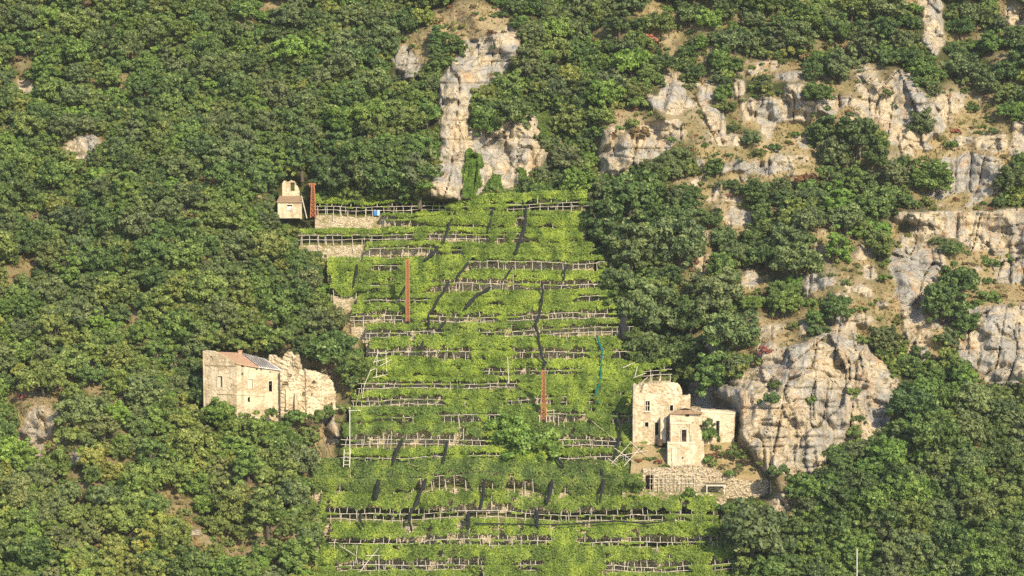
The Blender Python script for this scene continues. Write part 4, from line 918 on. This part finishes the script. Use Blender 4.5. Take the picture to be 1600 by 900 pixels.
CB = Wall((1078, 690, Yr - 1.9), (1097.5, 690, Yr - 1.2)); CB.build('buttress', M['plasterR'], ch, [(1080, 662), (1084, 660), (1092, 664), (1097.5, 680)], 738, (), 1.2, .14, .04, .05, seed=16, batter=.16)
Cs = Wall((1047, 690, Yr + 1.4), (1047, 690, Yr - 2.2)); Cs.build('side_wall', M['plasterR'], ch, [(1047.4, 645), (1047, 660)], 738, [(1047.1, 668, 1046.8, 690)], .4, .25, .03, 0)
Cs2 = Wall((1080, 690, Yr - 2.0), (1080, 690, Yr + 1.4)); Cs2.build('side_wall', M['plasterR'], ch, [(1080, 660), (1080, 650)], 738, (), .4, .3, .03, 0)
b = MB()
for k in range(8):
    pass
arc = [(1047, 646), (1058, 640.4), (1070, 637.6), (1084, 640.5), (1097, 645)]
slab([V(x, y, Yr - 1.35) for x, y in arc] + [V(x, y - 1, Yr + 3.2) for x, y in arc[::-1]], .16, 'vaulted_roof', M['thatch'], ch)
C2.frame('doorway', M['trim'], ch, 1064.5, 670, 1073, 690.5, .22); C2.frame('pilaster_frame', M['trim'], ch, 1049, 661.5, 1078.5, 690.5, .18, out=.05)
u0, z0 = C2.uz(1065, 690); u1, z1 = C2.uz(1073, 684); b = MB(); b.bar(C2.P(u0, z1, .05), C2.P(u1, z1, .05), .06, .06)
for k in range(6): u = u0 + (u1 - u0) * k / 5; b.bar(C2.P(u, z0, .05), C2.P(u, z1, .05), .05)
b.build('balustrade', M['wood'], ch)
lo = empty('low_house', V(1120, 690, Yr + 1), 'long low stone house with one tall dark door, right of the chapel', 'house')
D = Wall((1096, 665, Yr + .8), (1147, 665, Yr + 3.6)); D.build('front_wall', M['plasterR'], lo, [(1096, 641), (1120, 641), (1147, 645)], 700, [(1118, 657, 1124, 682)], .5, .13, .05, .12, seed=18)
D2 = Wall((1096, 650, Yr + 6), (1152, 650, Yr + 8)); D2.build('back_wall', M['plasterR'], lo, [(1096, 640), (1152, 641)], 690, (), .4, .3, .03, .1)
D3 = Wall((1147, 665, Yr + 3.6), (1151, 665, Yr + 8)); D3.build('side_wall', M['plasterR'], lo, [(1147, 645), (1151, 642)], 700, (), .4, .3, .03, 0)
slab([V(1095, 641, Yr + .7), V(1148, 645.4, Yr + 3.5), V(1152, 642, Yr + 8), V(1096, 638, Yr + 6)], .2, 'roof', M['trim'], lo)
D.frame('doorway', M['trim'], lo, 1118, 657, 1124, 682, .12)
# rubble retaining walls under the houses
rw = empty('retaining_wall', V(1068, 771, Yr - 5), 'pale rubble wall with a small arched doorway below the ruined houses', 'wall')
W1 = Wall((1004, 760, Yr - 4.4), (1131, 760, Yr - 4.0)); W1.build('wall_face', M['rubble'], rw, [(1004, 733), (1030, 731), (1082, 728), (1092, 729), (1112, 733), (1131, 742)], 784, [(1009, 740.5, 1020, 766, 'arch')], .7, .16, .10, .15, seed=20)
rs_ = empty('rubble_wall', V(1170, 776, Yr - 4), 'sloping pale rubble wall running right to the foot of the big cliff', 'wall')
W2 = Wall((1129, 760, Yr - 4.2), (1208, 760, Yr - 2.6)); W2.build('wall_face', M['rubble'], rs_, [(1129, 742), (1150, 747), (1180, 752), (1200, 748), (1208, 756)], [(1129, 790), (1208, 786)], (), .7, .16, .14, .3, seed=21)
def bank(name, pts, label, mat):
    """sloping earth between walls"""
    o = slab([V(*p) for p in pts], .3, name, mat, None); return tag(o, label, kind='structure')
bank('terrace_ground', [(985, 738, Yr - 4.3), (1132, 744, Yr - 4.0), (1210, 757, Yr - 2.5), (1190, 715, Yr + 2), (1150, 690, Yr + 3.5), (1096, 694, Yr + .9), (1040, 700, Yr + .5), (989, 690, Yr + 1.6)], 'dry earth bank below the ruined houses', M['dry'])
lw = empty('terrace_wall', V(1060, 785, Yr - 7), 'long low stone wall edging the path below the arched doorway', 'wall')
W3 = Wall((972, 780, Yr - 6.8), (1135, 780, Yr - 6.4)); W3.build('wall_face', M['stone'], lw, [(972, 771), (1060, 770), (1135, 773)], 792, (), .6, .16, .1, .1, seed=22)
bank('terrace_ground', [(972, 771, Yr - 6.8), (1135, 773, Yr - 6.4), (1135, 768, Yr - 3.6), (972, 766, Yr - 4.0)], 'narrow grassy path in front of the arched doorway', M['tread'])
tl_ = empty('pole_trellis', V(1060, 772, Yr - 6), 'upright pole trellis standing before the rubble wall with the arched doorway', 'trellis')
Yt_ = Yr - 5.9
for k in range(13):
    x = 1016 + k * 6.4 + random.uniform(-1.2, 1.2); b = MB(); b.tube([V(x, 774, Yt_), V(x + random.uniform(-1, 1), 733 + random.uniform(-3, 6), Yt_)], [.045, .035], 5); b.build('post', M['pole'], tl_)
for y in (741, 748, 756): b = MB(); b.tube([V(x, y + random.uniform(-.6, .6), Yt_) for x in range(1014, 1100, 12)], .035, 5); b.build('rail', M['pole'], tl_)
gf = empty('doorway_frame', V(1118, 772, Yr - 6.2), 'small square timber frame shelter right of the trellis', 'shelter')
for x in (1104.5, 1132): b = MB(); b.bar(V(x, 773, Yr - 6.1), V(x, 758, Yr - 6.1), .16); b.build('post', M['pole'], gf)
b = MB(); b.bar(V(1103, 758, Yr - 6.1), V(1133.5, 758, Yr - 6.1), .2, .3); b.build('lintel', M['trim'], gf)
slab([V(1104, 757, Yr - 6.2), V(1133, 757, Yr - 6.2), V(1133, 754.5, Yr - 4.2), V(1104, 754.5, Yr - 4.2)], .1, 'roof', M['wood'], gf)
fp = empty('house_pole', V(1056, 732, Yr - 4), 'thin white pole in front of the chapel podium', 'pole')
b = MB(); b.tube([V(1055.5, 735, Yr - 4.1), V(1056, 692, Yr - 4.0)], .07, 6); b.build('pole_shaft', M['white'], fp)
mp = empty('marker_post', V(1204, 776, Yr - 4), 'short white post at the right end of the rubble wall', 'post')
b = MB(); b.bar(V(1204.5, 778, Yr - 4.2), V(1204.5, 749, Yr - 4.2), .16); b.build('post_shaft', M['trim'], mp)
wt = empty('water_tank', V(1031, 690, Yr), 'dark grey barrel standing at the foot of the two storey ruin', 'barrel')
b = MB(); b.tube([V(1031, 696, Yr + .1), V(1031, 695.5, Yr + .1), V(1031, 687, Yr + .1), V(1031, 686.3, Yr + .1)], [.42, .46, .46, .40], 12); b.build('barrel_body', M['wood'], wt)
def bigshrub(x, y, r, Y, t, lab, sq=1.3): make_shrub(1, t, x, y, r, Y=Y, label=lab, sq=sq)
bigshrub(1108, 690, 17, Yr - .6, 'mid green', 'leafy fig tree growing against the front of the long low house', 1.5)
bigshrub(1108, 668, 13, Yr - .2, 'grey green', 'upper branches of a fig bush over the long low house front', 1.2)
bigshrub(1076, 775, 12, Yr - 6.6, 'bright green', 'green bush in the pole trellis below the chapel', 1.2)
bigshrub(990, 768, 19, Yr - 6.9, 'bright green', 'leafy green bush left of the arched doorway', 1.2)
bigshrub(1110, 798, 16, Yr - 8.2, 'bright green', 'bright green bush in front of the small timber shelter', .9)
bigshrub(1080, 798, 14, Yr - 8.2, 'bright green', 'bright green bush left of the one in front of the timber shelter', .9)
rs = random.Random(5)
for k in range(34):      # weeds and bushes on the dry bank
    y = rs.uniform(694, 742); x = rs.uniform(992, 1042) if k % 4 == 0 else rs.uniform(1098, 1150 + (y - 694) * 1.1)
    t = rs.choice(['mid green', 'olive green', 'brown', 'bright green', 'olive green', 'brown', 'reddish brown']); r = rs.uniform(4, 9)
    make_shrub(k, t, x, y, r, Y=Yr - 4.2 + (741 - y) / 48 * 6.2 - .3, label=f'{"small" if r < 6.5 else "bushy"} {t} weed on the dry bank around the ruined houses', group='weeds on the dry bank', sq=.8)
bigshrub(1145, 716, 13, Yr - 1.2, 'mid green', 'green bush on the dry bank left of the big cliff', 1.1)
bigshrub(1108, 724, 13, Yr - 2.2, 'mid green', 'green bush on the dry bank beside the tall chapel podium', 1)
bigshrub(1141, 743, 9, Yr - 4.4, 'bright green', 'pale green bush poking over the sloping rubble wall', .9)
bigshrub(424, 652, 11, Yh - .3, 'mid green', 'narrow green bush against the right end of the cream house wall', 1.6)
bigshrub(462, 660, 19, Yh + 1, 'mid green', 'broad green bush in front of the crumbling rubble wall', 1.1)
bigshrub(512, 650, 15, Yh + 4, 'mid green', 'green bush covering the right end of the crumbling rubble wall', 1.2)
bigshrub(500, 658, 18, Yh + 2.5, 'olive green', 'olive bush at the foot of the crumbling rubble wall', 1)
bigshrub(443, 672, 15, Yh - .5, 'mid green', 'leafy bush low below the crumbling rubble wall', 1)
bigshrub(484, 672, 17, Yh + .5, 'brown', 'brownish bush below the crumbling rubble wall', 1)
# --- small hut
Yu = .125 * (450 - 339) - 1.0
hu = empty('small_hut', V(452, 339, Yu), 'small square cream hut with ruined top left of the rusty pylon', 'hut')
H1 = Wall((434, 330, Yu), (471.5, 330, Yu + .3)); H1.build('front_wall', M['plasterH'], hu, [(434, 314), (471.5, 314)], 341, [(448, 319.5, 457, 329)], .4, .12, .02, seed=30)
H2 = Wall((471.5, 330, Yu + .3), (472, 330, Yu + 4)); H2.build('side_wall', M['plasterH'], hu, [(471.5, 314), (472, 313)], 341, (), .3, .3, .02)
H3 = Wall((434.3, 330, Yu + 4), (434, 330, Yu)); H3.build('side_wall', M['plasterH'], hu, [(434.3, 313), (434, 314)], 341, (), .3, .3, .02)
H5 = Wall((434, 330, Yu + 3.8), (472, 330, Yu + 4)); H5.build('back_wall', M['plasterH'], hu, [(434, 314), (472, 314)], 341, (), .3, .4, .02)
slab([V(432.5, 314.5, Yu - .25), V(472.5, 314.5, Yu), V(469, 305.5, Yu + 3.6), V(437, 305.5, Yu + 3.4)], .22, 'roof', M['thatch'], hu)
H4 = Wall((441, 295, Yu + 3.2), (468, 295, Yu + 3.5)); H4.build('upper_wall', M['plasterH'], hu, [(441, 286), (444, 282), (450, 284), (455, 282.5), (461, 284), (463, 290), (466, 292), (468, 300)], 311, [(454, 285.5, 460, 298)], .4, .12, .05, .12, seed=31)
H1.frame('window', M['trim'], hu, 448, 319.5, 457, 329, .12)
u0, z1 = H1.uz(448.6, 322.5); u1, z0 = H1.uz(456.6, 329); b = MB(); b.bar(H1.P(u0, (z0 + z1) / 2, -.1), H1.P(u1, (z0 + z1) / 2, -.1), .05, abs(z1 - z0)); b.build('shutter', M['tin'], hu)
lp = empty('leaning_pole', V(479, 341, Yu - .5), 'pale wooden pole leaning against the right side of the small hut', 'pole')
b = MB(); b.tube([V(479.5, 341, Yu - .4), V(471, 306, Yu + .1)], .09, 6); b.build('pole_shaft', M['pole'], lp)
# --- lattice pylons of the old cableway
def pylon(x, yb, yt, wb_, wt_, Y, label, head=False):
    p0 = V(x, yb, Y); H = V(x, yt, Y).z - p0.z; e = empty('cableway_pylon', p0, label, 'pylon', None)
    def c(k, z):
        w = (wb_ + (wt_ - wb_) * z / H) / 2; return p0 + Vector(((-w, w, w, -w)[k], (-w, -w, w, w)[k], z))
    for k in range(4): b = MB(); b.bar(c(k, 0), c(k, H), .13); b.build('leg', M['rust'], e)
    b = MB(); z = 0; s_ = 0
    while z < H - .4:
        z2 = min(H, z + max(.5, wb_ * .8))
        for k in range(4):
            j = (k + 1) % 4; b.bar(c(k, z), c(j, z2), .075); b.bar(c(j, z), c(k, z2), .06); b.bar(c(k, z2), c(j, z2), .075)
        z = z2
    b.build('lattice_bracing', M['rust'], e)
    if head:
        b = MB(); b.bar(p0 + Vector((-.75, 0, H)), p0 + Vector((.55, 0, H)), .3); b.bar(p0 + Vector((-.6, 0, H - .35)), p0 + Vector((.3, 0, H - .35)), .2); b.build('crossarm', M['rust'], e)
    return e
pylon(489.5, 339.5, 287.5, .95, .45, Yu - .6, 'rusty orange lattice pylon standing right of the small hut', True)
pylon(637.3, 502, 405, .62, .52, float(slopeY(637, 490)) - .1, 'tallest slim orange lattice pylon rising from the middle of the vines')
pylon(849.5, 656, 578, .9, .45, float(slopeY(849, 650)) - .1, 'short rusty lattice pylon below the longest black net rope')
cb = MB(); cb.tube([V(x, y, Y) for x, y, Y in ((856, 615, -22.3), (885, 631, -24.6), (925, 658, -28.4), (962, 688, -32.4))], .03, 5)
tag(cb.build('cable', M['trim']), 'thin pale cable slanting from the short rust pylon down towards the chapel', 'cable')
# --- barrels and crossed poles on the terraces
for x, mt, lab in ((585.5, 'blue', 'deep blue plastic drum under the topmost pergola'), (591, 'pblue', 'pale blue plastic drum beside the deep blue one')):
    e = empty('drum', V(x, 337, float(rowY(0, x)) - .1), lab, 'drum'); b = MB(); o = e.location
    b.tube([o, o + Vector((0, 0, .06)), o + Vector((0, 0, .45)), o + Vector((0, 0, .85)), o + Vector((0, 0, .95))], [.26, .3, .32, .3, .24], 12); b.build('drum_body', M[mt], e)
    b = MB(); b.tube([o + Vector((0, 0, .95)), o + Vector((0, 0, 1.0))], [.2, .2], 12); b.build('lid', M['pole'], e)
def frame3(name, segs, label, cat='frame', part='pole'):
    e = empty(name, V(segs[0][0], segs[0][1], float(slopeY(segs[0][0], segs[0][1])) - .3), label, cat)
    for x0, y0, x1, y1 in segs: b = MB(); b.tube([V(x0, y0, float(slopeY(x0, y0)) - .4), V((x0 + x1) / 2 + random.uniform(-.5, .5), (y0 + y1) / 2, float(slopeY((x0 + x1) / 2, (y0 + y1) / 2)) - .45), V(x1, y1, float(slopeY(x1, y1)) - .4)], [.06, .055, .04], 5); b.build(part, M['pole'], e)
    return e
frame3('trellis', [(570,600,592,548), (588,590,590,545), (604,580,603,548), (583,566,606,560), (578,580,612,562), (590,552,606,552), (570,598,566,622), (583,590,606,585)], 'open frame of bare slanting poles at the left terrace edge')
frame3('trellis', [(530,852,562,872), (562,894,592,856), (572,868,600,868), (570,882,594,882), (556,880,558,852), (592,868,592,895)], 'slanting bare poles at the left end of the lowest terraces')
frame3('trellis', [(955,725,985,692), (960,700,990,722), (975,728,1000,700), (985,690,1010,712), (968,712,1012,704), (950,716,968,730)], 'tangle of crossed bare poles just left of the stone houses')
frame3('trellis', [(973,575,992,566), (992,588,996,572), (1001,600,1012,589), (990,590,1010,583), (1018,598,1019,584), (1047,598,1047,586), (1030,598,1032,588)], 'broken pergola poles on the roof terrace above the two storey ruin')
frame3('pole_gate', [(843,660,843,640), (865,660,865,640), (841,642,868,641), (841,650,868,650), (854,660,854,640)], 'little pole gate at the foot of the short rust pylon')

# --- thin summer haze between the camera and the hillside
hb = MB(); x0, x1, y0, y1, z0, z1 = -190, 190, -455, 170, -140, 140
hb.add([(x, y, z) for z in (z0, z1) for x, y in ((x0, y0), (x1, y0), (x1, y1), (x0, y1))], [(3, 2, 1, 0), (4, 5, 6, 7), (0, 1, 5, 4), (1, 2, 6, 5), (2, 3, 7, 6), (3, 0, 4, 7)])
hm = bpy.data.materials.new('haze_air'); hm.use_nodes = True; hn = hm.node_tree; hn.nodes.clear()
ho = hn.nodes.new('ShaderNodeOutputMaterial'); hv = hn.nodes.new('ShaderNodeVolumePrincipled'); hv.inputs['Color'].default_value = (.86, .90, .92, 1); hv.inputs['Density'].default_value = .00008; hv.inputs['Anisotropy'].default_value = .2
hn.links.new(hv.outputs[0], ho.inputs['Volume'])
tag(hb.build('haze', hm), 'thin bright summer haze over the hillside', kind='stuff')
